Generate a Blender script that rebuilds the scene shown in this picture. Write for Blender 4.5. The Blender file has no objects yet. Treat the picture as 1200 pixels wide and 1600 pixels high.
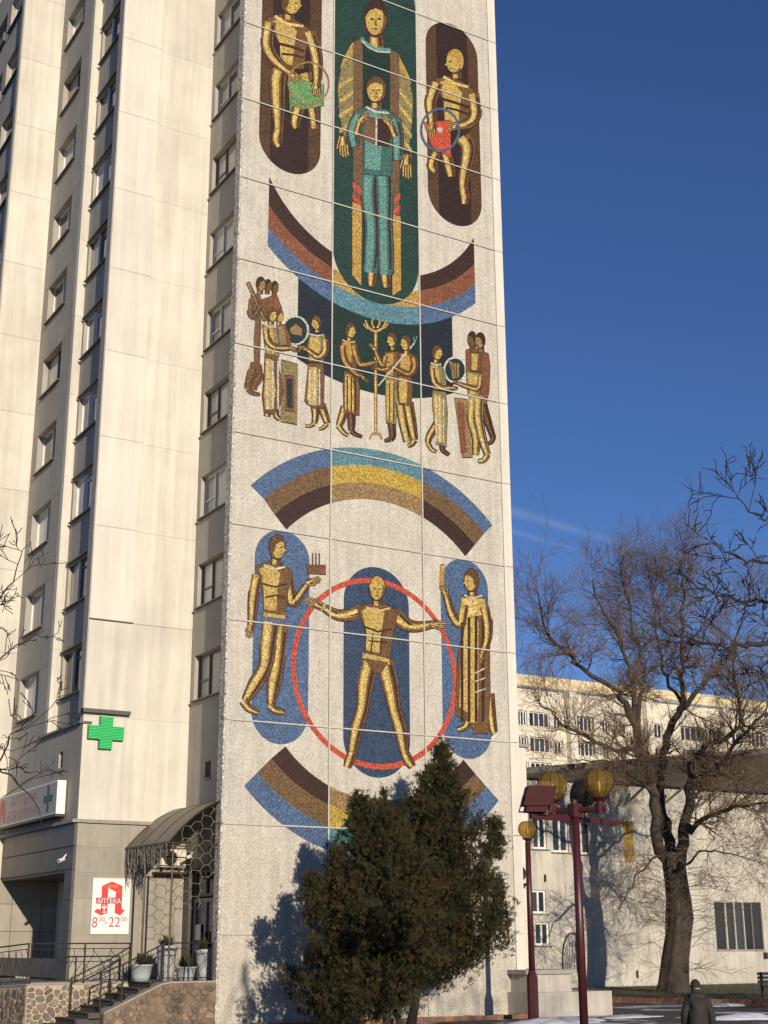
import bpy, math, random
import numpy as np
from mathutils import Vector

def cross3(a, b): return np.array((a[1]*b[2]-a[2]*b[1], a[2]*b[0]-a[0]*b[2], a[0]*b[1]-a[1]*b[0]))

# ------------------------------------------------------------------ camera, sky, sun, exposure
SC = bpy.context.scene
COL = SC.collection
FPX, YAW, PITCH, ROLL = 2186.71, 0.5391, 0.3, -0.0048
CAM = np.array([-17.08, -37.61, 2.142])
_f = np.array([math.sin(YAW)*math.cos(PITCH), math.cos(YAW)*math.cos(PITCH), math.sin(PITCH)])
_r0 = np.array([math.cos(YAW), -math.sin(YAW), 0.0]); _u0 = cross3(_r0, _f)
_r = _r0*math.cos(ROLL)+_u0*math.sin(ROLL); _u = -_r0*math.sin(ROLL)+_u0*math.cos(ROLL)
cd = bpy.data.cameras.new('camera'); cam = bpy.data.objects.new('camera', cd); COL.objects.link(cam)
from mathutils import Matrix
cam.matrix_world = Matrix(((_r[0], _u[0], -_f[0], CAM[0]), (_r[1], _u[1], -_f[1], CAM[1]), (_r[2], _u[2], -_f[2], CAM[2]), (0, 0, 0, 1)))
cd.sensor_fit = 'VERTICAL'; cd.sensor_height = 24.0; cd.lens = 24.0*FPX/1600.0
cd.clip_start = 0.1; cd.clip_end = 20000
SC.camera = cam
SUN_TO = Vector((-0.182, -1.0, 0.238)).normalized()
SUN_EL = math.asin(SUN_TO.z); SUN_AZ = math.atan2(SUN_TO.x, SUN_TO.y)
W = bpy.data.worlds.new('World'); SC.world = W; W.use_nodes = True
nt = W.node_tree; nt.nodes.clear()
sky = nt.nodes.new('ShaderNodeTexSky'); sky.sky_type = 'NISHITA'; sky.sun_disc = False
sky.sun_elevation = SUN_EL; sky.sun_rotation = SUN_AZ
sky.altitude = 1500; sky.air_density = 1.0; sky.dust_density = 0.05; sky.ozone_density = 4.0
bg = nt.nodes.new('ShaderNodeBackground'); bg.inputs[1].default_value = 0.07
wo = nt.nodes.new('ShaderNodeOutputWorld')
tint = nt.nodes.new('ShaderNodeVectorMath'); tint.operation = 'MULTIPLY'; tint.inputs[1].default_value = (.92, 1.0, 1.28)
nt.links.new(sky.outputs[0], tint.inputs[0]); nt.links.new(tint.outputs[0], bg.inputs[0]); nt.links.new(bg.outputs[0], wo.inputs[0])
sl = bpy.data.lights.new('sun', 'SUN'); sl.energy = 4.2; sl.angle = math.radians(0.53); sl.color = (1.0, 0.88, 0.715)
so = bpy.data.objects.new('sun', sl); COL.objects.link(so)
so.rotation_euler = (-SUN_TO).to_track_quat('-Z', 'Y').to_euler(); so.location = (0, -60, 60)
SC.view_settings.view_transform = 'Standard'; SC.view_settings.look = 'None'
SC.view_settings.exposure = 0.2; SC.view_settings.gamma = 1.0; SC.view_settings.use_curve_mapping = False
SC.cycles.max_bounces = 6; SC.cycles.transparent_max_bounces = 12

# survey of the place: where a sight line meets a wall, the ground or a given range
def dirn(px, py): return _f+_r*(px-600)/FPX+_u*(800-py)/FPX
def onx(px, py, x): d = dirn(px, py); return CAM+d*(x-CAM[0])/d[0]
def ony(px, py, y): d = dirn(px, py); return CAM+d*(y-CAM[1])/d[1]
def onz(px, py, z): d = dirn(px, py); return CAM+d*(z-CAM[2])/d[2]
def atd(px, py, dist): d = dirn(px, py); return CAM+d*dist/math.hypot(d[0], d[1])
RND = random.Random(11)

# ------------------------------------------------------------------ mesh helpers
class MB:
    def __init__(s): s.v = []; s.f = []; s.m = []
    def add(s, vs, fs, m=0):
        o = len(s.v); s.v += [tuple(map(float, p)) for p in vs]
        s.f += [tuple(i+o for i in f) for f in fs]; s.m += [m]*len(fs); return s
    def box(s, x0, x1, y0, y1, z0, z1, m=0):
        return s.hexa([(x0, y0, z0), (x1, y0, z0), (x1, y1, z0), (x0, y1, z0), (x0, y0, z1), (x1, y0, z1), (x1, y1, z1), (x0, y1, z1)], m)
    def hexa(s, p, m=0):
        return s.add(p, [(0, 3, 2, 1), (4, 5, 6, 7), (0, 1, 5, 4), (1, 2, 6, 5), (2, 3, 7, 6), (3, 0, 4, 7)], m)
    def tube(s, pts, rad, n=6, m=0, caps=True):
        pts = [np.array(p, float) for p in pts]
        if not hasattr(rad, '__len__'): rad = [rad]*len(pts)
        vs = []; fs = []
        a = None
        for i, p in enumerate(pts):
            t = pts[min(i+1, len(pts)-1)]-pts[max(i-1, 0)]
            t = t/(np.linalg.norm(t)+1e-9)
            if a is None:
                a = cross3(t, (0, 0, 1.0) if abs(t[2]) < .9 else (1.0, 0, 0))
            a = a-t*(a@t); a = a/(np.linalg.norm(a)+1e-9); b = cross3(t, a)
            for k in range(n):
                q = 2*math.pi*k/n; vs.append(p+rad[i]*(a*math.cos(q)+b*math.sin(q)))
        for i in range(len(pts)-1):
            for k in range(n):
                k2 = (k+1) % n; fs.append((i*n+k, i*n+k2, (i+1)*n+k2, (i+1)*n+k))
        if caps: fs += [tuple(range(n))[::-1], tuple(range((len(pts)-1)*n, len(pts)*n))]
        return s.add(vs, fs, m)
    def lathe(s, c, prof, n=16, m=0, off=0.0):
        vs = []; fs = []
        for r, z in prof:
            for k in range(n):
                q = 2*math.pi*k/n+off; vs.append((c[0]+r*math.cos(q), c[1]+r*math.sin(q), c[2]+z))
        for i in range(len(prof)-1):
            for k in range(n):
                k2 = (k+1) % n; fs.append((i*n+k, i*n+k2, (i+1)*n+k2, (i+1)*n+k))
        fs += [tuple(range(n))[::-1], tuple(range((len(prof)-1)*n, len(prof)*n))]
        return s.add(vs, fs, m)
    def prism(s, poly, a, b, m=0):
        """poly: 3-D points of one face, a/b: offset vectors of back and front"""
        n = len(poly); a = np.array(a, float); b = np.array(b, float)
        vs = [np.array(p)+a for p in poly]+[np.array(p)+b for p in poly]
        fs = [tuple(range(n))[::-1], tuple(range(n, 2*n))]+[(i, (i+1) % n, n+(i+1) % n, n+i) for i in range(n)]
        return s.add(vs, fs, m)

ROOT = {}
def mesh_of(name, mb, mats, origin=(0, 0, 0), smooth=False):
    me = bpy.data.meshes.new(name); ox, oy, oz = map(float, origin)
    me.from_pydata([(x-ox, y-oy, z-oz) for x, y, z in mb.v], [], mb.f)
    for m in (mats if isinstance(mats, (list, tuple)) else [mats]): me.materials.append(m)
    me.polygons.foreach_set('material_index', mb.m)
    if smooth: me.polygons.foreach_set('use_smooth', [True]*len(mb.f))
    me.update(); return me
def part(name, mb, mats, parent, smooth=False, label=None):
    o = bpy.data.objects.new(name, mesh_of(name, mb, mats, ROOT[parent.as_pointer()], smooth)); COL.objects.link(o)
    o.parent = parent; ROOT[o.as_pointer()] = ROOT[parent.as_pointer()]
    if label: o['label'] = label
    return o
def copy_part(o, parent, loc):
    c = o.copy(); COL.objects.link(c); c.parent = parent; c.location = loc; ROOT[c.as_pointer()] = ROOT[parent.as_pointer()]
    sw = o.name.startswith('window') and RND.random() < .65
    for k in list(o.children):
        d = k.copy(); COL.objects.link(d); d.parent = c
    if sw: c.material_slots[0].link = 'OBJECT'; c.material_slots[0].material = RND.choice((FRAMEW, FRAMEW, FRAMED))
    return c
def empty(name, loc, label, cat, group=None):
    o = bpy.data.objects.new(name, None); COL.objects.link(o); o.location = tuple(map(float, loc)); o.empty_display_size = .3
    ROOT[o.as_pointer()] = tuple(map(float, loc)); o['label'] = label; o['category'] = cat
    if group: o['group'] = group
    return o
def thing(name, mb, mats, loc, label, cat, group=None, smooth=False, kind=None):
    o = bpy.data.objects.new(name, mesh_of(name, mb, mats, loc, smooth)); COL.objects.link(o); o.location = tuple(map(float, loc))
    ROOT[o.as_pointer()] = tuple(map(float, loc)); o['label'] = label; o['category'] = cat
    if group: o['group'] = group
    if kind: o['kind'] = kind
    return o
def struct(name, mb, mats, kind='structure', smooth=False):
    o = bpy.data.objects.new(name, mesh_of(name, mb, mats, (0, 0, 0), smooth)); COL.objects.link(o); o['kind'] = kind
    ROOT[o.as_pointer()] = (0, 0, 0); return o

class Frame:
    """a wall plane: u horizontal, z up, d outward"""
    def __init__(s, o, U, N): s.o = np.array(o, float); s.U = np.array(U, float); s.N = np.array(N, float)
    def P(s, u, z, d=0.0): return s.o+s.U*u+np.array((0, 0, 1.0))*z+s.N*d
    def box(s, mb, u0, u1, z0, z1, d0, d1, m=0):
        p = [s.P(u0, z0, d1), s.P(u1, z0, d1), s.P(u1, z0, d0), s.P(u0, z0, d0), s.P(u0, z1, d1), s.P(u1, z1, d1), s.P(u1, z1, d0), s.P(u0, z1, d0)]
        c = cross3(s.U, (0, 0, 1.0))@s.N
        if c < 0: p = [p[1], p[0], p[3], p[2], p[5], p[4], p[7], p[6]]
        return mb.hexa(p, m)
    def hit(s, px, py, d=0.0):
        dd = dirn(px, py); t = ((s.o+s.N*d-CAM)@s.N)/(dd@s.N); q = CAM+dd*t-s.o
        return float(q@s.U), float(q[2])
def sheet(mb, fr, u0, u1, z0, z1, ops, depth, m=0):
    us = sorted(set([u0, u1]+[x for o in ops for x in o[:2]])); zs = sorted(set([z0, z1]+[x for o in ops for x in o[2:4]]))
    for i in range(len(us)-1):
        run = None
        for j in range(len(zs)-1):
            cu = (us[i]+us[i+1])/2; cz = (zs[j]+zs[j+1])/2
            if any(o[0] < cu < o[1] and o[2] < cz < o[3] for o in ops): continue
            mb.add([fr.P(us[i], zs[j]), fr.P(us[i+1], zs[j]), fr.P(us[i+1], zs[j+1]), fr.P(us[i], zs[j+1])], [(0, 1, 2, 3)], m)
    for a, b, c, d in [o[:4] for o in ops]:
        for (p, q) in (((a, c), (a, d)), ((a, d), (b, d)), ((b, d), (b, c)), ((b, c), (a, c))):
            mb.add([fr.P(*p), fr.P(*q), fr.P(*q, -depth), fr.P(*p, -depth)], [(0, 1, 2, 3)], m)
    return mb

# ------------------------------------------------------------------ materials
def mat(name): m = bpy.data.materials.new(name); m.use_nodes = True; return m, m.node_tree.nodes, m.node_tree.links
def solid(name, col, rough=.6, var=.12, scale=4.0, metal=0.0, bump=0.0, bscale=60.0, streak=0.0, spec=.5, var2=0.0):
    m, N, L = mat(name); b = N['Principled BSDF']
    tc = N.new('ShaderNodeTexCoord'); no = N.new('ShaderNodeTexNoise'); no.inputs['Scale'].default_value = scale
    no.inputs['Detail'].default_value = 6; no.inputs['Roughness'].default_value = .65
    L.new(tc.outputs['Object'], no.inputs['Vector'])
    rp = N.new('ShaderNodeMapRange'); rp.inputs[1].default_value = .3; rp.inputs[2].default_value = .7
    rp.inputs[3].default_value = 1-var; rp.inputs[4].default_value = 1+var
    L.new(no.outputs['Fac'], rp.inputs[0])
    last = rp.outputs[0]
    if streak:
        mp = N.new('ShaderNodeMapping'); mp.inputs['Scale'].default_value = (5, 5, .25); n2 = N.new('ShaderNodeTexNoise')
        n2.inputs['Scale'].default_value = 1.0; n2.inputs['Detail'].default_value = 5
        L.new(tc.outputs['Object'], mp.inputs[0]); L.new(mp.outputs[0], n2.inputs['Vector'])
        r2 = N.new('ShaderNodeMapRange'); r2.inputs[1].default_value = .35; r2.inputs[2].default_value = .7; r2.inputs[3].default_value = 1+streak*.4; r2.inputs[4].default_value = 1-streak
        L.new(n2.outputs['Fac'], r2.inputs[0]); mu = N.new('ShaderNodeMath'); mu.operation = 'MULTIPLY'
        L.new(last, mu.inputs[0]); L.new(r2.outputs[0], mu.inputs[1]); last = mu.outputs[0]
    if var2:
        oi = N.new('ShaderNodeObjectInfo'); r3 = N.new('ShaderNodeMapRange'); r3.inputs[3].default_value = 1-var2; r3.inputs[4].default_value = 1+var2
        L.new(oi.outputs['Random'], r3.inputs[0]); mu = N.new('ShaderNodeMath'); mu.operation = 'MULTIPLY'
        L.new(last, mu.inputs[0]); L.new(r3.outputs[0], mu.inputs[1]); last = mu.outputs[0]
    vm = N.new('ShaderNodeVectorMath'); vm.operation = 'SCALE'; vm.inputs[0].default_value = col[:3]
    L.new(last, vm.inputs['Scale']); L.new(vm.outputs[0], b.inputs['Base Color'])
    b.inputs['Roughness'].default_value = rough; b.inputs['Metallic'].default_value = metal
    b.inputs['Specular IOR Level'].default_value = spec
    if bump:
        n3 = N.new('ShaderNodeTexNoise'); n3.inputs['Scale'].default_value = bscale; n3.inputs['Detail'].default_value = 4
        L.new(tc.outputs['Object'], n3.inputs['Vector']); bp = N.new('ShaderNodeBump'); bp.inputs['Strength'].default_value = bump; bp.inputs['Distance'].default_value = .02
        L.new(n3.outputs['Fac'], bp.inputs['Height']); L.new(bp.outputs[0], b.inputs['Normal'])
    return m
def speckle(name, cols, cell=.03, var=.35, rough=.5, big=.08, bump=.3, dirt=0.0):
    """crushed-stone / smalti surface: little cells of differing tone"""
    m, N, L = mat(name); b = N['Principled BSDF']; tc = N.new('ShaderNodeTexCoord')
    vo = N.new('ShaderNodeTexVoronoi'); vo.inputs['Scale'].default_value = 1/cell; L.new(tc.outputs['Object'], vo.inputs['Vector'])
    sp = N.new('ShaderNodeSeparateColor'); L.new(vo.outputs['Color'], sp.inputs[0])
    cr = N.new('ShaderNodeValToRGB'); e = cr.color_ramp.elements
    while len(e) < len(cols): e.new(.5)
    for i, c in enumerate(cols): e[i].position = i/max(1, len(cols)-1); e[i].color = (*c, 1)
    L.new(sp.outputs[0], cr.inputs[0])
    rp = N.new('ShaderNodeMapRange'); rp.inputs[3].default_value = 1-var; rp.inputs[4].default_value = 1+var; L.new(sp.outputs[1], rp.inputs[0])
    no = N.new('ShaderNodeTexNoise'); no.inputs['Scale'].default_value = 1.1; no.inputs['Detail'].default_value = 8; no.inputs['Roughness'].default_value = .7
    L.new(tc.outputs['Object'], no.inputs['Vector'])
    r2 = N.new('ShaderNodeMapRange'); r2.inputs[1].default_value = .3; r2.inputs[2].default_value = .7; r2.inputs[3].default_value = 1-big; r2.inputs[4].default_value = 1+big
    L.new(no.outputs['Fac'], r2.inputs[0])
    mu = N.new('ShaderNodeMath'); mu.operation = 'MULTIPLY'; L.new(rp.outputs[0], mu.inputs[0]); L.new(r2.outputs[0], mu.inputs[1])
    last = mu.outputs[0]
    if dirt:
        mp = N.new('ShaderNodeMapping'); mp.inputs['Scale'].default_value = (4, 4, .3); n2 = N.new('ShaderNodeTexNoise'); n2.inputs['Scale'].default_value = 1
        n2.inputs['Detail'].default_value = 6
        L.new(tc.outputs['Object'], mp.inputs[0]); L.new(mp.outputs[0], n2.inputs['Vector'])
        r3 = N.new('ShaderNodeMapRange'); r3.inputs[1].default_value = .4; r3.inputs[2].default_value = .75; r3.inputs[3].default_value = 1; r3.inputs[4].default_value = 1-dirt
        L.new(n2.outputs['Fac'], r3.inputs[0]); m2 = N.new('ShaderNodeMath'); m2.operation = 'MULTIPLY'; L.new(last, m2.inputs[0]); L.new(r3.outputs[0], m2.inputs[1]); last = m2.outputs[0]
    vm = N.new('ShaderNodeVectorMath'); vm.operation = 'SCALE'; L.new(cr.outputs[0], vm.inputs[0]); L.new(last, vm.inputs['Scale'])
    L.new(vm.outputs[0], b.inputs['Base Color']); b.inputs['Roughness'].default_value = rough
    b.inputs['Specular IOR Level'].default_value = .35
    if bump:
        bp = N.new('ShaderNodeBump'); bp.inputs['Strength'].default_value = bump; bp.inputs['Distance'].default_value = .01
        L.new(sp.outputs[2], bp.inputs['Height']); L.new(bp.outputs[0], b.inputs['Normal'])
    return m
def tone(c, k): return tuple(x*k for x in c)
def smalti(name, c, var=.4): c = tone(c, .62); return speckle(name, [tone(c, .48), tone(c, .92), tone(c, 1.05), tone(c, 1.6)], cell=.030, var=var, rough=.42, big=.1, bump=.15)

PALE = speckle('pale_chip_render', [(.34, .31, .26), (.50, .46, .39), (.53, .49, .415), (.585, .545, .465)], cell=.024, var=.15, rough=.85, big=.11, bump=.2, dirt=.2)
RIM = speckle('rough_chip_edge', [(.18, .16, .14), (.4, .37, .32), (.5, .46, .4), (.72, .67, .58)], cell=.045, var=.35, rough=.85, big=.1, bump=.8)
CREAM = solid('cream_plaster', (.595, .555, .47), .85, .11, .5, bump=.18, bscale=25, streak=.13, var2=.05)
CREAM2 = solid('smooth_light_plaster', (.63, .59, .505), .8, .08, .5, bump=.12, bscale=25, streak=.09, var2=.04)
SHADEW = solid('shade_toned_plaster', (.37, .34, .285), .88, .12, .9, bump=.15, bscale=25, streak=.1, var2=.03)  # plaster of the left-facing walls, darkened so the colour carries part of their shade
MORTAR = solid('joint_mortar', (.47, .44, .38), .9, .15, 6, bump=.2)
GRANITE = solid('grey_granite_tile', (.29, .26, .205), .55, .1, 3, bump=.05, streak=.12, var2=.08)
DGRANITE = solid('dark_granite_tile', (.075, .066, .055), .45, .2, 2.5, streak=.25, var2=.1)
FRAMEW = solid('white_window_frame', (.72, .70, .66), .4, .04, 5)
FRAMED = solid('brown_window_frame', (.16, .125, .09), .5, .1, 5)
SILL = solid('tin_sill', (.12, .105, .09), .4, .15, 4, metal=.6)
ROOFM = solid('roof_felt', (.08, .075, .07), .9, .2, 2)
DARKIN = solid('dark_interior', (.02, .02, .02), .9, .1, 2)
METALD = solid('dark_bronze_metal', (.07, .055, .04), .45, .15, 10, metal=.7)
def glassy(name, lo, hi):
    m, N, L = mat(name); b = N['Principled BSDF']; oi = N.new('ShaderNodeObjectInfo'); cr = N.new('ShaderNodeValToRGB')
    cr.color_ramp.elements[0].color = (*lo, 1); cr.color_ramp.elements[1].color = (*hi, 1)
    tc = N.new('ShaderNodeTexCoord'); mp = N.new('ShaderNodeMapping'); mp.inputs['Scale'].default_value = (9, 9, .6); no = N.new('ShaderNodeTexNoise'); no.inputs['Scale'].default_value = 1.5
    L.new(tc.outputs['Object'], mp.inputs[0]); L.new(mp.outputs[0], no.inputs['Vector'])
    ma = N.new('ShaderNodeMath'); ma.operation = 'MULTIPLY_ADD'; ma.inputs[1].default_value = .5; L.new(no.outputs['Fac'], ma.inputs[0])
    m2 = N.new('ShaderNodeMath'); m2.operation = 'MULTIPLY_ADD'; m2.inputs[1].default_value = .9; m2.inputs[2].default_value = -.2; L.new(oi.outputs['Random'], m2.inputs[0])
    L.new(m2.outputs[0], ma.inputs[2]); L.new(ma.outputs[0], cr.inputs[0])
    L.new(cr.outputs[0], b.inputs['Base Color']); b.inputs['Roughness'].default_value = .06; b.inputs['Specular IOR Level'].default_value = .6
    return m
GLASS = glassy('curtained_glass', (.03, .032, .035), (.78, .75, .68))
GLASSD = glassy('dark_glass', (.010, .012, .015), (.055, .06, .065))

# ------------------------------------------------------------------ ground
def ground_mat(name, base, snow, thr, scale=.6, base2=None):
    m, N, L = mat(name); b = N['Principled BSDF']; tc = N.new('ShaderNodeTexCoord'); no = N.new('ShaderNodeTexNoise')
    no.inputs['Scale'].default_value = scale; no.inputs['Detail'].default_value = 9; no.inputs['Roughness'].default_value = .62
    L.new(tc.outputs['Object'], no.inputs['Vector']); cr = N.new('ShaderNodeValToRGB')
    e = cr.color_ramp.elements; e[0].position = thr; e[0].color = (0, 0, 0, 1); e[1].position = thr+.05; e[1].color = (1, 1, 1, 1); L.new(no.outputs['Fac'], cr.inputs[0])
    n2 = N.new('ShaderNodeTexNoise'); n2.inputs['Scale'].default_value = 7; n2.inputs['Detail'].default_value = 8; L.new(tc.outputs['Object'], n2.inputs['Vector'])
    c2 = N.new('ShaderNodeValToRGB'); c2.color_ramp.elements[0].position = .3; c2.color_ramp.elements[1].position = .7
    c2.color_ramp.elements[0].color = (*tone(base, .6), 1); c2.color_ramp.elements[1].color = (*(base2 or tone(base, 1.5)), 1); L.new(n2.outputs['Fac'], c2.inputs[0])
    mx = N.new('ShaderNodeMix'); mx.data_type = 'RGBA'; L.new(cr.outputs[0], mx.inputs[0]); L.new(c2.outputs[0], mx.inputs[6]); mx.inputs[7].default_value = (*snow, 1)
    L.new(mx.outputs[2], b.inputs['Base Color']); b.inputs['Roughness'].default_value = .85
    bp = N.new('ShaderNodeBump'); bp.inputs['Strength'].default_value = .6; bp.inputs['Distance'].default_value = .05; L.new(n2.outputs['Fac'], bp.inputs['Height']); L.new(bp.outputs[0], b.inputs['Normal'])
    return m
PAVE = ground_mat('wet_paving_with_snow', (.06, .05, .042), (.62, .62, .64), .54, .5)
LAWN = ground_mat('winter_lawn', (.06, .06, .025), (.6, .6, .62), .66, .8, (.10, .085, .04))
SOIL = ground_mat('bare_soil', (.07, .05, .035), (.6, .6, .62), .6, .9)
mb = MB()
n = 40
for i in range(n):
    for j in range(n):
        x0 = -1500+3000*i/n; x1 = -1500+3000*(i+1)/n; y0 = -1500+3000*j/n; y1 = -1500+3000*(j+1)/n
        mb.add([(x0, y0, 0), (x1, y0, 0), (x1, y1, 0), (x0, y1, 0)], [(0, 1, 2, 3)])
struct('ground', mb, PAVE)
BRICKC = solid('red_brick_kerb', (.26, .12, .075), .8, .3, 6, var2=.25)
KERBS = solid('stone_kerb', (.30, .27, .23), .85, .15, 5, var2=.1)
SNOW = solid('old_snow', (.72, .73, .76), .7, .12, 3, bump=.4, bscale=8)
# lawn in front of the white building, with a brick edging
kA = onz(940, 1566, 0)[:2]; kB = onz(1215, 1573, 0)[:2]; kd = (kB-kA)/np.linalg.norm(kB-kA)
kA = kA-kd*6; kB = kB+kd*14; kn = np.array([-kd[1], kd[0]])
if kn[1] < 0: kn = -kn
mb = MB(); far = [kB+kn*22, kA+kn*22]
seg = 30
for i in range(seg):
    p = kA+(kB-kA)*i/seg; q = kA+(kB-kA)*(i+1)/seg
    for j in range(6):
        a, b_ = j/6*20+.3, (j+1)/6*20+.3
        hz = lambda t: .17+.10*min(1, t/8)
        mb.add([(*(p+kn*a), hz(a)), (*(q+kn*a), hz(a)), (*(q+kn*b_), hz(b_)), (*(p+kn*b_), hz(b_))], [(0, 1, 2, 3)])
struct('lawn', mb, LAWN)
kerb = empty('brick_kerb', (*kA, 0), 'low red brick edging along the front of the winter lawn', 'kerb')
kl = np.linalg.norm(kB-kA); nb = int(kl/.3); bm_ = None
for i in range(nb):
    p = kA+kd*(i*.3+.006); q = kA+kd*(i*.3+.292)
    mbb = MB().hexa([(*p, -.02), (*q, -.02), (*(q+kn*.3), -.02), (*(p+kn*.3), -.02), (*p, .2), (*q, .2), (*(q+kn*.3), .2), (*(p+kn*.3), .2)])
    if bm_ is None: bm_ = part('brick', mbb, BRICKC, kerb)
    else: copy_part(bm_, kerb, (*(kd*(i*.3)), RND.uniform(-.012, .012)))

# ------------------------------------------------------------------ apartment tower
T = empty('apartment_tower', (0, 0, 0), 'tall cream panel apartment tower with a mosaic of figures on its end wall', 'building')
TOP = 45.0; JZ = [0.0, 2.45]+[5.5+3*i for i in range(13)]+[TOP]      # storey joints
FM = Frame((0, 0, 0), (1, 0, 0), (0, -1, 0))                          # mosaic end wall
FW = Frame((.3, 0, 0), (0, 1, 0), (-1, 0, 0))
YP = 3.48
FP = Frame((0, YP, 0), (1, 0, 0), (0, -1, 0))
XX = -2.9; FX = Frame((XX, 0, 0), (0, 1, 0), (-1, 0, 0))
YY = 6.85
XZ = -3.2; FZ = Frame((XZ, 0, 0), (0, 1, 0), (-1, 0, 0))
YV = 10.9; FV = Frame((0, YV, 0), (1, 0, 0), (0, -1, 0))
XQ = -4.45; FQ = Frame((XQ, 0, 0), (0, 1, 0), (-1, 0, 0))
MU = [-.03, 3.414, 6.897, 10.2]
def bevel_panel(fr, u0, u1, z0, z1, d0, d1, e=.012):
    mb = MB(); P = fr.P
    vs = [P(u0, z0, d0), P(u1, z0, d0), P(u1, z1, d0), P(u0, z1, d0), P(u0, z0, d1-e), P(u1, z0, d1-e), P(u1, z1, d1-e), P(u0, z1, d1-e),
          P(u0+e, z0+e, d1), P(u1-e, z0+e, d1), P(u1-e, z1-e, d1), P(u0+e, z1-e, d1)]
    fs = [(3, 2, 1, 0), (8, 9, 10, 11)]
    for a in range(4):
        b = (a+1) % 4; fs += [(a, b, 4+b, 4+a), (4+a, 4+b, 8+b, 8+a)]
    return mb.add(vs, fs)
for r in range(len(JZ)-1):
    z0, z1 = JZ[r]+.008, JZ[r+1]-.008
    for c in range(3):
        u0, u1 = MU[c]+(.008 if c else 0), MU[c+1]-.008
        part('wall_panel', bevel_panel(FM, u0, u1, z0, z1, -.34, 0), PALE, T)
    part('corner_panel', bevel_panel(FM, 10.208, 10.567, z0, z1, -.3, .012), CREAM2, T)
    mb = MB(); FM.box(mb, -.032, -.09, z0, z1, -.36, -.004); part('wall_panel_edge', mb, RIM, T)
    # return side wall on the far right
    part('wall_panel', bevel_panel(Frame((10.56, 0, 0), (0, 1, 0), (1, 0, 0)), .31, 5.0, z0, z1, -.3, 0), CREAM, T)
    part('wall_panel', bevel_panel(Frame((10.56, 0, 0), (0, 1, 0), (1, 0, 0)), 5.02, 14, z0, z1, -.3, 0), CREAM, T)
# body behind the cladding
mb = MB(); mb.box(.62, 10.25, .36, 15, 0, TOP); mb.box(-2.55, .62, YP+.35, 15, 8.6, TOP-.01); mb.box(-.85, .62, YP+.35, 15, 0, 8.59); mb.box(-2.9, -.86, 11.3, 15, 0, 5.1); mb.box(-2.85, -2.55, YY+.32, 15, 8.7, TOP-.02); mb.box(-4.1, -2.85, YV+.3, 20, 0, TOP-.03)
mb.box(-2.9, -1.2, YP+.35, 10.8, 5.2, 8.5)
part('core', mb, DARKIN, T)
mb = MB(); mb.box(-.2, 10.7, -.12, 15.2, TOP, TOP+.25); mb.box(-3.3, -.2, YP-.2, 15.2, TOP, TOP+.25); mb.box(-4.9, -3.3, YV-.2, 20.2, TOP, TOP+.25)
part('roof', mb, ROOFM, T)

def window(fr, u0, u1, z0, z1, set_, cuts, fmat, parent, glass=GLASS, sillmat=SILL, sill=.12, bar=.06, transom=(), sill_ext=.05, name='window'):
    """window > panes, sill; cuts are mullion positions 0..1"""
    mb = MB(); d0, d1 = -set_-.05, -set_+.03
    fr.box(mb, u0, u1, z0, z0+bar, d0, d1); fr.box(mb, u0, u1, z1-bar, z1, d0, d1)
    fr.box(mb, u0, u0+bar, z0+bar, z1-bar, d0, d1); fr.box(mb, u1-bar, u1, z0+bar, z1-bar, d0, d1)
    us = [u0+bar]+[u0+(u1-u0)*c for c in cuts]+[u1-bar]
    for c in us[1:-1]: fr.box(mb, c-bar*.55, c+bar*.55, z0+bar, z1-bar, d0, d1+.01)
    for (i, t) in transom:
        zz = z0+(z1-z0)*t; fr.box(mb, us[i]+.04, us[i+1]-.04, zz-bar*.4, zz+bar*.4, d0, d1)
    w = part(name, mb, fmat, parent)
    for i in range(len(us)-1):
        g = MB(); fr.box(g, us[i]+(.034 if i else 0), us[i+1]-(.034 if i < len(us)-2 else 0), z0+bar, z1-bar, d0+.01, d0+.035); part('pane', g, glass, w)
    if sill:
        g = MB(); fr.box(g, u0-sill_ext, u1+sill_ext, z0-.05, z0-.012, -set_+.02, sill); part('sill', g, sillmat, w)
    return w
NST = 12
# W: the deep return wall beside the mosaic, one triple window on every storey
for k in range(NST):
    b = 9.52+3*k
    mb = MB(); zz0 = (5.9 if k == 0 else b-1.5+.008); zz1 = min(b+1.5-.008, TOP)
    sheet(mb, FW, .345, YP, zz0, zz1, [(1.0, 3.22, b, min(b+1.45, zz1-.05))], .26); part('wall_panel', mb, SHADEW, T)
    if k: g = MB(); FW.box(g, .345, YP, b-1.508, b-1.492, -.026, .0035); part('joint', g, MORTAR, T)
wk = None
for k in range(NST-1):
    if wk is None: wk = window(FW, 1.0, 3.22, 9.52, 10.97, .2, (.27, .64), FRAMED, T, transom=((2, .42),), sill=.1)
    else: copy_part(wk, T, (0, 0, 3*k))
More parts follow.
